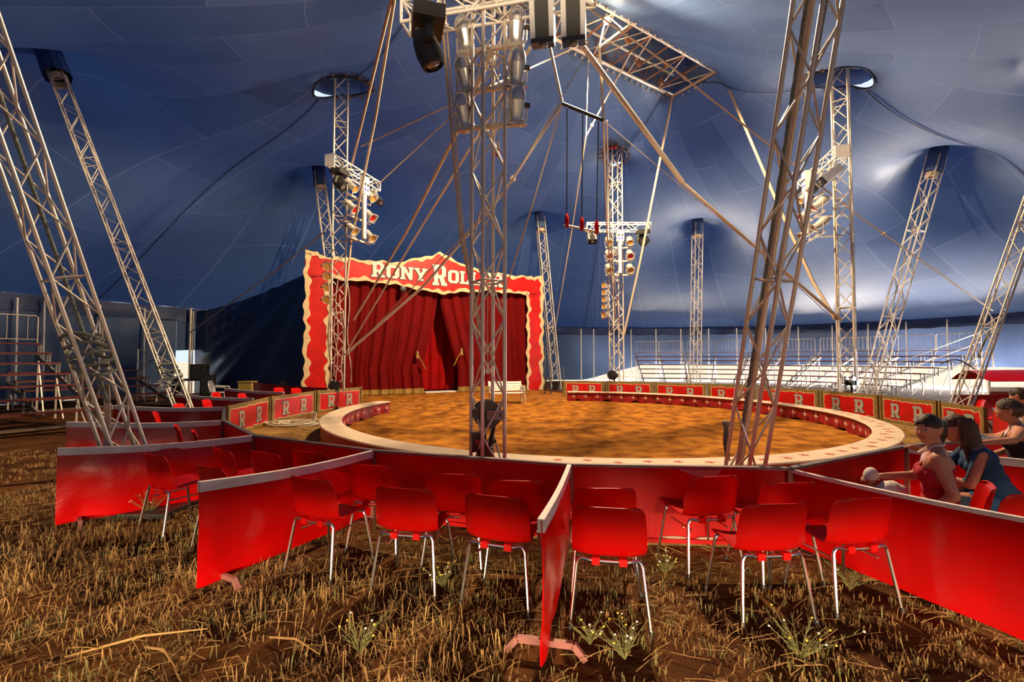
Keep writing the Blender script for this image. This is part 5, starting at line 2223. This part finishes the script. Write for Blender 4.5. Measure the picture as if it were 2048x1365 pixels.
# ================================================================== bench, stool, loudspeakers, plastic chairs, small things
bc = gz(1014, 812)
bench = thing('garden_bench', 'white slatted garden bench with curled iron ends in the ring', 'bench', bc + Vector((0, .25, 0)), R(14))
BL = 1.25
for i in range(4):
    MB().box((-BL / 2, -.22 + .115 * i, .42), (BL / 2, -.22 + .115 * i + .095, .445)).build('seat_slat', 'white_paint', bench, world=False)
for i in range(4):
    z = .50 + .085 * i
    MB().add(*(lambda v: (v, [(0, 3, 2, 1), (4, 5, 6, 7), (0, 1, 5, 4), (1, 2, 6, 5), (2, 3, 7, 6), (3, 0, 4, 7)]))(
        [(x, y + .04 * (i) + yy, zz) for zz, yy in ((z, .24), (z + .07, .265)) for x, y in ((-BL / 2, 0), (BL / 2, 0), (BL / 2, .022), (-BL / 2, .022))])).build('back_slat', 'white_paint', bench, world=False)
for s in (-1, 1):
    x = s * (BL / 2 - .03)
    MB().tube([(x, -.27, 0), (x, -.22, .08), (x, -.27, .22), (x, -.24, .40), (x, .2, .42), (x, .27, .55), (x, .40, .84)], .022, 6).build('iron_end', 'white_paint', bench, True, world=False)
    MB().tube([(x, .2, .42), (x, .26, .25), (x, .22, .1), (x, .30, 0)], .022, 6).build('rear_leg', 'white_paint', bench, True, world=False)
    MB().tube([(x, -.24, .42), (x, -.27, .55), (x, -.22, .64), (x, -.05, .66), (x, .15, .64), (x, .30, .66)], .02, 6).build('armrest', 'white_paint', bench, True, world=False)
    mb = MB()
    for cy in (-.12, .02, .15):
        mb.tube([(x, cy + .055 * math.cos(a), .54 + .055 * math.sin(a)) for a in [2 * PI * k / 10 for k in range(11)]], .011, 5)
    mb.build('scrollwork', 'white_paint', bench, world=False)

sp = gz(1096, 790)
stool = thing('bar_stool', 'tall black stool beside the right pillar of the stage', 'stool', sp)
MB().lathe([(0, .72), (.17, .72), (.18, .75), (.16, .78), (0, .78)], sp, n=16).build('seat', 'black', stool, True)
for k in range(4):
    a = PI / 4 + PI / 2 * k
    MB().tube([sp + Vector((.22 * math.cos(a), .22 * math.sin(a), 0)), sp + Vector((.11 * math.cos(a), .11 * math.sin(a), .73))], .014, 6).build('leg', 'black', stool, True)
MB().tube([sp + Vector((.17 * math.cos(a), .17 * math.sin(a), .3)) for a in [2 * PI * k / 12 for k in range(13)]], .01, 5).build('foot_ring', 'black', stool, True)
p = gz(1112, 781)
grounded(MB().lathe([(.0, 0), (.17, 0), (.19, .45), (.2, .46), (.18, .46), (.16, .03), (0, .03)], p, n=16), 'metal_bin', 'steel_dark', 'dark metal bin behind the stool beside the stage', 'bin', p, None, True)
for i, (u, v, h) in enumerate(((1120, 779, 1.1), (1127, 779, 1.25), (1090, 779, 2.3))):
    p = gz(u, v)
    grounded(MB().tube([p, p + Vector((.02, 0, h))], .03, 6), 'short_post', 'truss_dark', ['thin dark post near the metal bin, left one', 'thin dark post near the metal bin, right one', 'taller dark post behind the stool'][i], 'post', p, 'thin posts beside the stage', True)


def speaker(label, base, wd, dp, h, rz, grille=True):
    t = thing('loudspeaker', label, 'loudspeaker', base, rz, 'black loudspeakers')
    mb = MB()
    mb.cbox((0, 0, h / 2), (wd, dp, h), .02)
    mb.build('cabinet', 'black', t, world=False)
    MB().box((-wd * .44, -dp / 2 - .012, h * .05), (wd * .44, -dp / 2, h * .95)).build('grille', 'black_gloss', t, world=False)
    MB().lathe([(0, 0), (wd * .33, .0), (wd * .36, .02), (0, .02)], (0, -dp / 2 - .014, h * .36), axis=(0, -1, 0), n=18).build('woofer', 'steel_dark', t, True, world=False)
    MB().box((-wd * .25, -dp / 2 - .02, h * .72), (wd * .25, -dp / 2 - .01, h * .85)).build('horn', 'steel_dark', t, world=False)
    return t


q = at(400, 757, 19.8)
tb = Vector((q.x, q.y, 0))
tbl = thing('black_table', 'black draped table carrying the loudspeaker by the bright gap', 'table', tb)
MB().box((tb.x - .95, tb.y - .3, .72), (tb.x + .4, tb.y + .3, .80)).build('table_top', 'black', tbl)
for dx in (-.9, .35):
    for dy in (-.25, .25):
        MB().bar((tb.x + dx, tb.y + dy, 0), (tb.x + dx, tb.y + dy, .73), .05, .05).build('leg', 'black', tbl)
MB().sheet([[(tb.x - .95 + .5 * j / 8, tb.y - .31 + .015 * math.sin(j * 2), z) for j in range(9)] for z in (.1, .4, .73)], .01).build('drape', 'black', tbl, True)
speaker('large black loudspeaker on the table by the bright gap', tb + Vector((-.02, 0, .80)), .58, .5, .62, R(12))
q = at(416, 770, 18.8)
speaker('lower black loudspeaker on the ground right of the table', Vector((q.x, q.y, 0)), .46, .42, 1.0, R(15))


def plastic_chair(label, base, rz):
    t = thing('plastic_chair', label, 'chair', base, rz, 'white plastic garden chairs')
    MB().sheet([[(x, y, .42 + .015 * (abs(x) / .23) ** 2 + (.0 if y < .2 else -.02)) for x in (-.23, -.12, 0, .12, .23)] for y in (-.22, -.1, .05, .2, .24)], .012).build('seat', 'plastic_white', t, True, world=False)
    for s in (-1, 1):
        for f in (-1, 1):
            MB().bar((s * .27, f * .25, 0), (s * .22, f * .2, .43), .05, .04).build('leg', 'plastic_white', t, world=False)
        MB().tube([(s * .25, .24, .42), (s * .27, .22, .62), (s * .28, .0, .64), (s * .26, -.24, .66)], .022, 6).build('armrest', 'plastic_white', t, True, world=False)
    for x in (-.16, -.08, 0, .08, .16):
        MB().bar((x, -.23, .42), (x, -.32, .82 - .25 * x * x), .035, .012).build('back_slat', 'plastic_white', t, world=False)
    MB().tube([(-.25, -.24, .45), (-.25, -.30, .70), (-.2, -.32, .80), (-.1, -.33, .845), (.1, -.33, .845), (.2, -.32, .80), (.25, -.30, .70), (.25, -.24, .45)], .022, 6).build('back_rim', 'plastic_white', t, True, world=False)
    return t


q = at(440, 790, 17.0)
plastic_chair('white plastic armchair right of the loudspeakers', Vector((q.x, q.y, 0)), R(-75))
q = at(313, 790, 18.2)
plastic_chair('white plastic armchair behind the left leaning pole', Vector((q.x, q.y, 0)), R(170))
q = at(495, 775, 19.2)
t_ = thing('storage_box', 'dull yellow box behind the far left boxes', 'box', Vector((q.x, q.y, 0)))
MB().cbox((q.x, q.y, .34), (.6, .4, .68), .03).build('body', 'yellow_box', t_)
MB().cbox((q.x, q.y, .70), (.64, .44, .05), .03).build('lid', 'yellow_box', t_)

# coil of rope on the straw, cup, plank
c = gz(592, 851)
mb = MB()
rr = random.Random(3)
pts = []
for i in range(150):
    a = i * .33
    r_ = .42 + .16 * math.sin(i * .21) + rr.uniform(-.05, .05)
    pts.append(Vector((c.x + 1.25 * r_ * math.cos(a), c.y + .9 * r_ * math.sin(a), .035 + .018 * (i % 7) * .5)))
mb.tube(pts, .013, 5)
grounded(mb, 'rope_coil', 'rope_white', 'loose coil of white rope on the straw left of the ring', 'rope', c, None, True)
c = gz(628, 842)
t_ = thing('paper_cup', 'small grey cup on the ground beside the left pole', 'cup', c)
MB().lathe([(0, 0), (.055, 0), (.07, .22), (.075, .225), (.065, .22), (.05, .02), (0, .02)], c, n=14).build('cup', 'white_paint', t_, True)
c = gz(675, 806)
grounded(MB().bar(gz(690, 800) + Vector((0, 0, .04)), gz(712, 808) + Vector((0, 0, .04)), .12, .06), 'timber_offcut', 'white_paint', 'pale timber offcut at the foot of the left king pole', 'plank', gz(700, 804))
# pole shoe under the near left pole
c = gz(300, 1030)
mb = MB().cbox((c.x - .1, c.y + .1, .03), (.75, .5, .05))
grounded(mb, 'ground_plate', 'steel_dark', 'grey steel plate under the foot of the near left leaning pole', 'plate', c)

# ================================================================== people
def sphere_pts(c, f, u, r, fn, na=40, nb=28):
    mb = MB()
    P = []
    for i in range(nb + 1):
        th = PI * i / nb
        row = []
        for j in range(na):
            ph = 2 * PI * j / na
            x, y, z = math.sin(th) * math.cos(ph), math.sin(th) * math.sin(ph), math.cos(th)
            x, y, z = fn(x, y, z)
            row.append(c + r * x + f * y + u * z)
        P.append(row)
    mb.grid([[tuple(p) for p in row] for row in P], True)
    return mb


def head_fn(x, y, z):
    X, Y, Zz = x * .076, y * .095, z * .118
    if z < 0:
        k = -z
        X *= 1 - .34 * k ** 1.6
        Y = Y * (1 - .28 * k ** 1.6) + .022 * k ** 1.3
    if y < 0:
        Y -= .012 * max(0, 1 - abs(z - .2) * 1.2)
    if y > .2:
        g_ = lambda a, b_, sx_, sz_: math.exp(-((X - a) / sx_) ** 2 - ((Zz - b_) / sz_) ** 2)
        Y += .020 * g_(0, -.022, .011, .012) + .012 * g_(0, -.002, .009, .02)
        Y -= .009 * (g_(.031, .006, .016, .012) + g_(-.031, .006, .016, .012))
        Y += .005 * g_(0, .026, .045, .01)
        Y += .006 * g_(0, -.058, .02, .010) - .004 * g_(0, -.074, .02, .006) + .006 * g_(0, -.095, .02, .012)
        Y += .005 * (g_(.042, -.03, .02, .02) + g_(-.042, -.03, .02, .02))
    return X, Y, Zz


def capsule(mb, p, q, r0, r1, n=12, flat=None):
    p, q = Vector(p), Vector(q)
    d = (q - p)
    L_ = d.length
    pr = [(0, -r0)]
    for k in range(1, 5):
        a = PI / 2 * k / 4
        pr.append((r0 * math.sin(a), -r0 * math.cos(a)))
    for k in range(0, 5):
        a = PI / 2 * k / 4
        pr.append((r1 * math.cos(a), L_ + r1 * math.sin(a)))
    pr[-1] = (0, L_ + r1)
    pr[0] = (0, -r0)
    mb.lathe(pr, p, d, n, False)


def hand(mb, wrist, d, palm_n, curl=.5, k=1.0):
    """palm and five separate fingers; d = forearm direction, palm_n = palm normal"""
    d = Vector(d).normalized()
    n_ = Vector(palm_n)
    n_ = (n_ - d * n_.dot(d)).normalized()
    s = d.cross(n_)
    w_ = Vector(wrist)
    for i in (-1.5, -.5, .5, 1.5):
        capsule(mb, w_ + s * i * .010 * k, w_ + d * .075 * k + s * i * .020 * k, .014 * k, .0125 * k, 8)
    for i, ln in ((-1.5, .062), (-.5, .075), (.5, .080), (1.5, .070)):
        a = w_ + d * .082 * k + s * i * .0215 * k
        b_ = a + (d * math.cos(curl * .6) + n_ * math.sin(curl * .6) + s * i * .05).normalized() * ln * .5 * k
        c_ = b_ + (d * math.cos(curl * 1.5) + n_ * math.sin(curl * 1.5) + s * i * .03).normalized() * ln * .5 * k
        capsule(mb, a, b_, .0092 * k, .0086 * k, 8)
        capsule(mb, b_, c_, .0086 * k, .0075 * k, 8)
    a = w_ + d * .028 * k + s * .030 * k
    b_ = a + (d * .6 + s * .8 + n_ * .3).normalized() * .042 * k
    c_ = b_ + (d * .9 + s * .25 + n_ * .35).normalized() * .034 * k
    capsule(mb, a, b_, .0115 * k, .010 * k, 8)
    capsule(mb, b_, c_, .0098 * k, .0082 * k, 8)


def solidify_body(mb, voxel=.0085, smooth=3):
    me = bpy.data.meshes.new('tmp')
    me.from_pydata(mb.v, [], mb.f)
    o = bpy.data.objects.new('tmp', me)
    COL.objects.link(o)
    rm = o.modifiers.new('r', 'REMESH')
    rm.mode = 'VOXEL'
    rm.voxel_size = voxel
    sm_ = o.modifiers.new('s', 'SMOOTH')
    sm_.factor = .5
    sm_.iterations = smooth
    dg = bpy.context.evaluated_depsgraph_get()
    out = bpy.data.meshes.new_from_object(o.evaluated_get(dg))
    bpy.data.objects.remove(o)
    return out


def person(label, loc, face, skin='skin', hair='hair_dark', top='cloth_red', lean=.05, yaw=0.0, pitch=0.0, arms=None, hairstyle='tied',
           strap=True, scale=1.0, standing=False, top_pred=None, legs='denim'):
    """built in a local frame: x = right, y = forward, z = up"""
    rz = math.atan2(face[1], face[0]) - PI / 2
    t = thing('person', label, 'person', loc, rz)
    mb = MB()
    hipz = .53 if not standing else .86
    ly = lambda z: math.sin(lean) * (z - hipz)
    lz = lambda z: hipz + math.cos(lean) * (z - hipz)
    off = 0 if not standing else .33
    T = lambda x, y, z: Vector((x, y + ly(z + off), lz(z + off)))
    V_ = Vector
    # torso
    capsule(mb, T(-.075, 0, .53), T(.075, 0, .53), .115, .115, 16)
    capsule(mb, T(-.05, .01, .60), T(.05, .01, .60), .105, .105, 16)
    capsule(mb, T(-.055, .01, .70), T(.055, .01, .70), .098, .098, 16)
    capsule(mb, T(-.075, .015, .80), T(.075, .015, .80), .102, .102, 16)
    capsule(mb, T(-.09, .0, .89), T(.09, .0, .89), .095, .095, 16)
    for s in (-1, 1):
        capsule(mb, T(s * .075, .075, .815), T(s * .07, .06, .84), .066, .06, 12)
        capsule(mb, T(s * .03, -.01, .99), T(s * .165, 0, .945), .05, .056, 12)
    capsule(mb, T(0, -.005, .96), T(0, .012, 1.06), .056, .048, 14)
    # head
    hc = T(0, .03, 1.145)
    f = V_((math.sin(yaw), math.cos(yaw), 0))
    f = (f * math.cos(pitch) + V_((0, 0, math.sin(pitch)))).normalized()
    r_ = f.cross(V_((0, 0, 1))).normalized()
    u_ = r_.cross(f)
    hk = 1.0 if scale > .8 else 1.28
    hd_ = sphere_pts(hc, f, u_, r_, lambda x, y, z: tuple(c_ * hk for c_ in head_fn(x, y, z)))
    mb.add(hd_.v, hd_.f)
    for s in (-1, 1):       # ears
        capsule(mb, hc + r_ * s * .078 * hk + f * -.010 + u_ * .016, hc + r_ * s * .074 * hk + f * .0 + u_ * -.024, .015, .010, 8)
    # arms
    arms = arms or {}
    for s in (-1, 1):
        sh = T(s * .17, 0, .945)
        el, wr, pn_ = arms.get(s, ((s * .22, .0, .69), (s * .14, .2, .60), (0, 0, -1)))
        el, wr = V_(el), V_(wr)
        el.z += off
        wr.z += off
        capsule(mb, sh, el, .050, .038, 12)
        capsule(mb, el, wr, .038, .025, 12)
        hand(mb, wr, wr - el, pn_)
    # legs
    for s in (-1, 1):
        hp = V_((s * .09, 0, hipz - .01))
        if standing:
            kn, an = V_((s * .09, .02, .46)), V_((s * .09, 0, .08))
        else:
            kn, an = V_((s * .11, .42, .50)), V_((s * .11, .40, .08))
        capsule(mb, hp, kn, .085, .058, 12)
        capsule(mb, kn, an, .054, .036, 12)
        capsule(mb, an + V_((0, -.03, -.035)), an + V_((0, .15, -.05)), .036, .028, 10)
    if scale != 1.0:
        mb.v = [(x * scale, y * scale, z * scale) for x, y, z in mb.v]
    me = solidify_body(mb, .0085 if scale > .8 else .0065)
    me.materials.clear()
    me.materials.append(MATS[skin])
    me.polygons.foreach_set('use_smooth', [True] * len(me.polygons))
    body = bpy.data.objects.new('body', me)
    link(body, t)

    def garment(name, mname, pred, offs):
        vs = [v.co.copy() for v in me.vertices]
        ns = [v.normal.copy() for v in me.vertices]
        mp, nv, nf = {}, [], []
        for pl in me.polygons:
            c_ = pl.center / scale
            if pred(c_):
                q_ = []
                for i in pl.vertices:
                    if i not in mp:
                        mp[i] = len(nv)
                        nv.append(vs[i] + ns[i] * offs)
                    q_.append(mp[i])
                nf.append(tuple(q_))
        gm = MB()
        gm.add(nv, nf)
        return gm.build(name, mname, t, True, world=False, auto=80)
    sx_ = lambda c_: abs(c_.x)

    def inv(c_):   # undo lean
        dz = c_.z - hipz
        return Vector((c_.x, c_.y * math.cos(lean) - dz * math.sin(lean), hipz + dz * math.cos(lean) + c_.y * math.sin(lean) - off))
    garment('top', top, top_pred and (lambda c_: top_pred(inv(c_))) or (lambda c_: (lambda q_: .5 < q_.z < .875 and (q_.x / .178) ** 2 + ((q_.y - .015) / .15) ** 2 < 1.0)(inv(c_))), .006)
    garment('trousers', legs, lambda c_: c_.z < hipz + .02 and c_.z > .1, .005)
    if strap:
        for s in (-1, 1):
            MB().tube([T(s * .085, .115, .86) * scale, T(s * .095, .075, .93) * scale, T(s * .10, .02, 1.005) * scale, T(s * .10, -.045, .975) * scale, T(s * .09, -.09, .90) * scale, T(s * .08, -.095, .85) * scale], .006, 5).build('shoulder_strap', top, t, True, world=False)
    S = scale
    # face
    for s in (-1, 1):
        ec = hc + r_ * s * .031 * hk + f * .078 * hk + u_ * .006 * hk
        sp_ = sphere_pts(ec * S, f, u_, r_, lambda x, y, z: (x * .0125 * S, y * .0105 * S, z * .0085 * S), 12, 8)
        eye = sp_.build('eye', 'eye_white', t, True, world=False)
        ip = sphere_pts((ec + f * .0075) * S, f, u_, r_, lambda x, y, z: (x * .0062 * S, y * .004 * S, z * .0062 * S), 10, 6)
        ip.build('iris', 'eye_dark', eye, True, world=False)
        MB().tube([(hc + r_ * s * a * hk + f * (.090 - abs(a - .03) * .5) * hk + u_ * (.029 + .006 * (1 - abs(a - .033) / .02)) * hk) * S for a in (.014, .026, .036, .048)], [.002 * S, .0035 * S, .0035 * S, .0015 * S], 5).build('eyebrow', hair, t, True, world=False)
    MB().tube([(hc + r_ * a * hk + f * (.092 - a * a * 9) * hk + u_ * (-.058) * hk) * S for a in (-.023, -.012, 0, .012, .023)], [.002 * S, .0055 * S, .006 * S, .0055 * S, .002 * S], 6).build('lips', 'lip', t, True, world=False)

    # hair
    def hair_fn(x, y, z):
        X, Y, Zz = head_fn(x, y, z)
        line = .30 if hairstyle != 'short' else .38     # hairline height on the forehead
        facing = y - .22
        in_face = (y > .12 and z < .42) if abs(x) < .78 else (y > .05 and z < .10)
        lowneck = z < (-.45 if hairstyle != 'short' else -.35)
        bump_ = 1 + .03 * noise.noise(Vector((x * 7, y * 7, z * 7))) + (.11 * noise.noise(Vector((x * 13, y * 13, z * 13))) if hairstyle == 'short' else 0)
        k_ = (1.09 if hairstyle != 'short' else 1.15) * bump_
        fl_ = max(0, min(1, (y - .10) / .16)) * max(0, min(1, (.46 - .25 * abs(x) - z) / .10))
        sd2 = max(0, min(1, (abs(x) - .70) / .15))
        fl_ = fl_ * (1 - sd2) + sd2 * max(0, min(1, (y + .28) / .16)) * max(0, min(1, (.20 - z) / .12))
        lw_ = max(0, min(1, ((-.40 if hairstyle != 'short' else -.34 + .22 * noise.noise(Vector((x * 9, y * 9, 1)))) - z) / .16))
        k_ = k_ + (.86 - k_) * max(fl_, lw_)
        return X * k_ * hk * S, Y * k_ * hk * S, Zz * (k_ * .97) * hk * S
    if hairstyle != 'cap':
        hm = sphere_pts(hc * S, f, u_, r_, hair_fn, 56, 44).build('hair', hair, t, True, world=False, auto=80)
    if hairstyle == 'tied':
        MB().tube([(hc + f * -.10 + u_ * .05) * S, (hc + f * -.15 + u_ * .03) * S, (hc + f * -.16 + u_ * -.05) * S, (hc + f * -.14 + u_ * -.13) * S], [.03, .042, .032, .01], 10).build('ponytail', hair, t, True, world=False)
    if hairstyle == 'long':
        rr_ = random.Random(5)
        for k_ in range(26):
            a = PI * (.62 + .95 * k_ / 25)
            o_ = (r_ * math.cos(a) * .075 + f * math.sin(a) * -.0 + f * (-.085 * abs(math.sin(a))))
            if abs(math.cos(a)) > .5:
                o_ = r_ * math.copysign(.085, math.cos(a)) + f * -.02
            o_ = r_ * (.095 * math.cos(PI * k_ / 25)) + f * (-.035 - .075 * math.sin(PI * k_ / 25))
            st_ = hc + o_ + u_ * .03
            MB().tube([(hc + o_ * .8 + u_ * .085) * S, st_ * S, (st_ + V_((rr_.uniform(-.01, .01), rr_.uniform(-.03, 0), -.16))) * S, (st_ + V_((o_.x * .25, rr_.uniform(-.05, 0), -.30 - rr_.random() * .06))) * S], [.016, .028, .026, .004], 7).build('hair_lock', hair, t, True, world=False)
    if hairstyle == 'cap':
        cf = lambda x, y, z: tuple(c_ * S * hk for c_ in (x * .092, y * .112, max(z, -.15) * .135))
        cp = sphere_pts((hc + u_ * .012) * S, f, u_, r_, cf, 32, 20).build('cap', 'cloth_white', t, True, world=False, label='white cap')
        MB().sheet([[(hc + u_ * .02 + f * (.09 + .07 * i / 4) * hk + r_ * (j - 3) * .024 * (1 - .12 * i) * hk - u_ * .006 * (j - 3) ** 2 * .4) * S for j in range(7)] for i in range(5)], .004).build('cap_brim', 'cloth_white', cp, True, world=False)
    return t


w1 = person('woman in red strappy top looking towards the camera', (3.28, 3.56, 0), (-.78, .62), yaw=-1.0, pitch=-.02, hair='hair_dark', top='cloth_red',
            arms={-1: ((-.225, -.05, .70), (-.17, .12, .53), (.3, 0, -1)), 1: ((.20, .14, .74), (.10, .36, .72), (0, 0, -1))})
# necklace
hcw = Vector((0, .03, 1.145))
MB().tube([(.062 * math.sin(a), .034 + .062 * math.cos(a) + .03 * max(0, math.cos(a)), 1.028 - .07 * max(0, math.cos(a)) + .012 * max(0, -math.cos(a))) for a in [2 * PI * k / 24 for k in range(25)]], .008, 6).build('necklace', 'cloth_white', w1, True, world=False, label='pale necklace')
person('woman with long brown hair in a blue top, leaning forward', (4.06, 3.84, 0), (-.85, .53), lean=.42, yaw=.15, pitch=-.1, hair='hair_brown', top='cloth_blue', hairstyle='long', strap=False,
       top_pred=lambda q_: .5 < q_.z < .99 and q_.y < .2 and abs(q_.x) < .21,
       arms={-1: ((-.2, .25, .66), (-.06, .46, .70), (.6, 0, -1)), 1: ((.22, .3, .74), (.10, .50, .86), (-.6, 0, -1))})
person('woman with short grey-brown hair in black, arm along the white divider top', (5.30, 4.80, 0), (-.75, .66), skin='skin_2', hair='hair_grey', top='cloth_black', hairstyle='short', yaw=.1, lean=.12,
       arms={-1: ((-.40, .12, .885), (-.50, .36, .845), (0, 0, -1)), 1: ((.22, .1, .70), (.1, .32, .6), (0, 0, -1))})
person('dark-haired person sitting at the far right edge', (7.34, 6.62, 0), (-.8, .6), skin='skin_2', hair='hair_dark', top='cloth_white', hairstyle='tied', strap=False, yaw=.5, pitch=-.2)
person('small child in a white cap standing behind the divider', (2.98, 3.86, 0), (.5, .86), skin='skin', hair='hair_brown', top='cloth_white', hairstyle='cap', strap=False, scale=.475, standing=True, lean=.0, yaw=.4,
       top_pred=lambda q_: .45 < q_.z < .99 and q_.y < .25)
# white bundle beside the child
c = at(1782, 952, 3.78)
mb = sphere_pts(Vector((c.x, c.y, .60)), Vector((0, 1, 0)), Vector((0, 0, 1)), Vector((1, 0, 0)), lambda x, y, z: (x * .12 * (1 + .12 * noise.noise(Vector((x * 3, y * 3, z * 3)))), y * .09, z * .10 * (1 + .2 * noise.noise(Vector((x * 4, z * 4, y))))), 28, 18)
grounded(mb, 'cloth_bundle', 'cloth_white', 'white cloth bundle between the child and the woman in red', 'bundle', Vector((c.x, c.y, .5)), None, True)

# ================================================================== dry grass, straw, weeds
rg = np.random.default_rng(11)


def blades(n_tuft, xr, yr, hmin, hmax, mname, name, label, per=6, lean_k=.8, clump=None, wd=.0035, seed=0, spread=.03):
    rs = np.random.default_rng(seed)
    vs, fs = [], []
    cnt = 0
    while cnt < n_tuft:
        x, y = rs.uniform(*xr), rs.uniform(*yr)
        if abs(x) > y * 1.35 + .4:
            continue
        if math.hypot(x - RC.x, y - RC.y) < 7.9:
            continue
        if clump and noise.noise(Vector((x * 1.3, y * 1.3, seed))) < rs.uniform(-.55, .35):
            continue
        cnt += 1
        k = int(per * rs.uniform(.6, 1.4)) + 1
        for _ in range(k):
            bx, by = x + rs.normal(0, spread), y + rs.normal(0, spread)
            a = rs.uniform(0, 2 * PI)
            h = rs.uniform(hmin, hmax)
            l = rs.uniform(.25, 1.0) * lean_k
            dx, dy = math.cos(a), math.sin(a)
            wv = wd * rs.uniform(.7, 1.4)
            px_, py_ = -dy * wv, dx * wv
            i0 = len(vs)
            mx, my, mz = bx + dx * l * h * .4, by + dy * l * h * .4, h * (1 - .25 * l) * .62
            ex_, ey_, ez = bx + dx * l * h * 1.1, by + dy * l * h * 1.1, h * max(.12, 1 - .75 * l)
            vs += [(bx - px_, by - py_, -.015), (bx + px_, by + py_, -.015), (mx + px_ * .8, my + py_ * .8, mz), (mx - px_ * .8, my - py_ * .8, mz), (ex_, ey_, ez)]
            fs += [(i0, i0 + 1, i0 + 2, i0 + 3), (i0 + 3, i0 + 2, i0 + 4)]
    mb = MB()
    mb.v, mb.f = vs, fs
    o = mb.build(name, mname)
    tag(o, label, 'grass', kind='stuff')
    return o


blades(2600, (-9, 7.5), (1.6, 8.5), .02, .075, 'straw', 'dry_grass', 'short pale dry grass stubble covering the foreground ground', 7, 1.4, True, .0025, 1)
blades(1700, (-8, 6.5), (1.5, 7), .02, .07, 'grass_dry', 'brown_grass', 'dark brown trodden grass among the chairs', 8, 1.45, True, .003, 2)
blades(500, (-6, 6), (1.5, 6), .04, .12, 'leaf', 'green_grass', 'sparse green shoots in the dry grass', 5, .9, True, .003, 6)
blades(900, (-5.5, .0), (1.6, 4.6), .06, .20, 'straw', 'long_dry_grass', 'long flattened dry grass at the lower left', 4, 1.25, True, .0026, 4, .06)
# loose straw stalks lying about
rs = np.random.default_rng(21)
mb = MB()
for i in range(1500):
    y = rs.uniform(1.6, 6)
    x = rs.uniform(-1.25, 1.25) * y
    if math.hypot(x - RC.x, y - RC.y) < 7.85:
        continue
    a = rs.normal(.35, .7)
    l = rs.uniform(.05, .26)
    d_ = Vector((math.cos(a), math.sin(a), 0)) * l
    z0_ = rs.uniform(.0, .03)
    mb.tube([(x, y, z0_), (x + d_.x * .5, y + d_.y * .5, z0_ + .02 * rs.random()), (x + d_.x, y + d_.y, z0_ + .01)], .0022, 3, False)
o = mb.build('straw_litter', 'straw')
tag(o, 'loose pale straw stalks scattered over the earth', 'straw', kind='stuff')
# straw in the walkway
mb = MB()
for i in range(2500):
    a, r_ = rs.uniform(0, 2 * PI), rs.uniform(RR + .1, LF)
    x, y = RC.x + r_ * math.cos(a), RC.y + r_ * math.sin(a)
    an = rs.uniform(0, PI)
    l = rs.uniform(.06, .22)
    mb.tube([(x, y, .025), (x + l * math.cos(an), y + l * math.sin(an), .045)], .004, 3, False)
o = mb.build('straw_walkway', 'straw')
tag(o, 'straw strewn on the walkway round the ring', 'straw', kind='stuff')
# a few single long stalks
for i, (u0, v0, u1, v1) in enumerate(((130, 1315, 415, 1258), (290, 1295, 350, 1335), (540, 1275, 640, 1310))):
    p, q = gz(u0, v0, .02), gz(u1, v1, .05)
    m_ = p.lerp(q, .5) + Vector((0, .03, .02))
    grounded(MB().tube([p, m_, q], [.006, .007, .003], 6), 'straw_stalk', 'straw', ['long pale straw stalk lying at the lower left', 'short bent straw stalk crossing the long pale one', 'straw stalk near the shiny divider foot'][i], 'stalk', p, None, True)


def weed(label, base, h, n, fl, seed):
    rr_ = random.Random(seed)
    t = thing('weed', label, 'plant', base, 0, 'flowering weeds in the grass')
    for i in range(n):
        a = rr_.uniform(0, 2 * PI)
        l = rr_.uniform(.3, 1.5)
        hh = h * rr_.uniform(.6, 1.1)
        pts = [Vector((0, 0, 0)), Vector((math.cos(a) * l * hh * .35, math.sin(a) * l * hh * .35, hh * .55)), Vector((math.cos(a) * l * hh * .8, math.sin(a) * l * hh * .8, hh))]
        mb = MB().tube(pts, [.003, .0022, .0012], 4)
        for k in range(4):
            f_ = .25 + .2 * k
            c_ = pts[0].lerp(pts[2], f_) + Vector((0, 0, hh * .05))
            b2 = a + rr_.choice((-1, 1)) * rr_.uniform(.5, 1.2)
            mb.tube([c_, c_ + Vector((math.cos(b2) * .035, math.sin(b2) * .035, .025))], [.0025, .0008], 4)
        st_ = mb.build('stem', 'leaf', t, world=False)
        if rr_.random() < fl:
            MB().lathe([(0, -.004), (.007, 0), (.006, .006), (0, .008)], pts[2], n=7).build('flower', rr_.choice(('flower_yellow', 'flower_white')), st_, True, world=False)
    return t


for i, (u, v, h, n, fl, lb_) in enumerate(((1250, 1320, .20, 22, .7, 'flowering weed clump in front of the chair nearest the camera'),
                                          (1600, 1320, .24, 20, .6, 'tall flowering weed clump below the right box chairs'),
                                          (885, 1175, .16, 16, .6, 'weed with yellow flowers under the middle box chairs'),
                                          (400, 1080, .20, 14, .3, 'green weed by the edge of the shiny divider'),
                                          (300, 1030, .26, 20, .3, 'bushy weed at the foot of the near left leaning pole'),
                                          (720, 1310, .22, 12, .5, 'thin weed at the bottom centre left'),
                                          (1330, 1150, .16, 16, .6, 'weed with white flowers behind the chair nearest the camera'),
                                          (1700, 1180, .14, 12, .2, 'green weed under the chair by the lower right divider'),
                                          (1180, 1290, .16, 12, .6, 'small flowering weed right of the edge-on divider'))):
    weed(lb_, gz(u, v), h, n, fl, 40 + i)
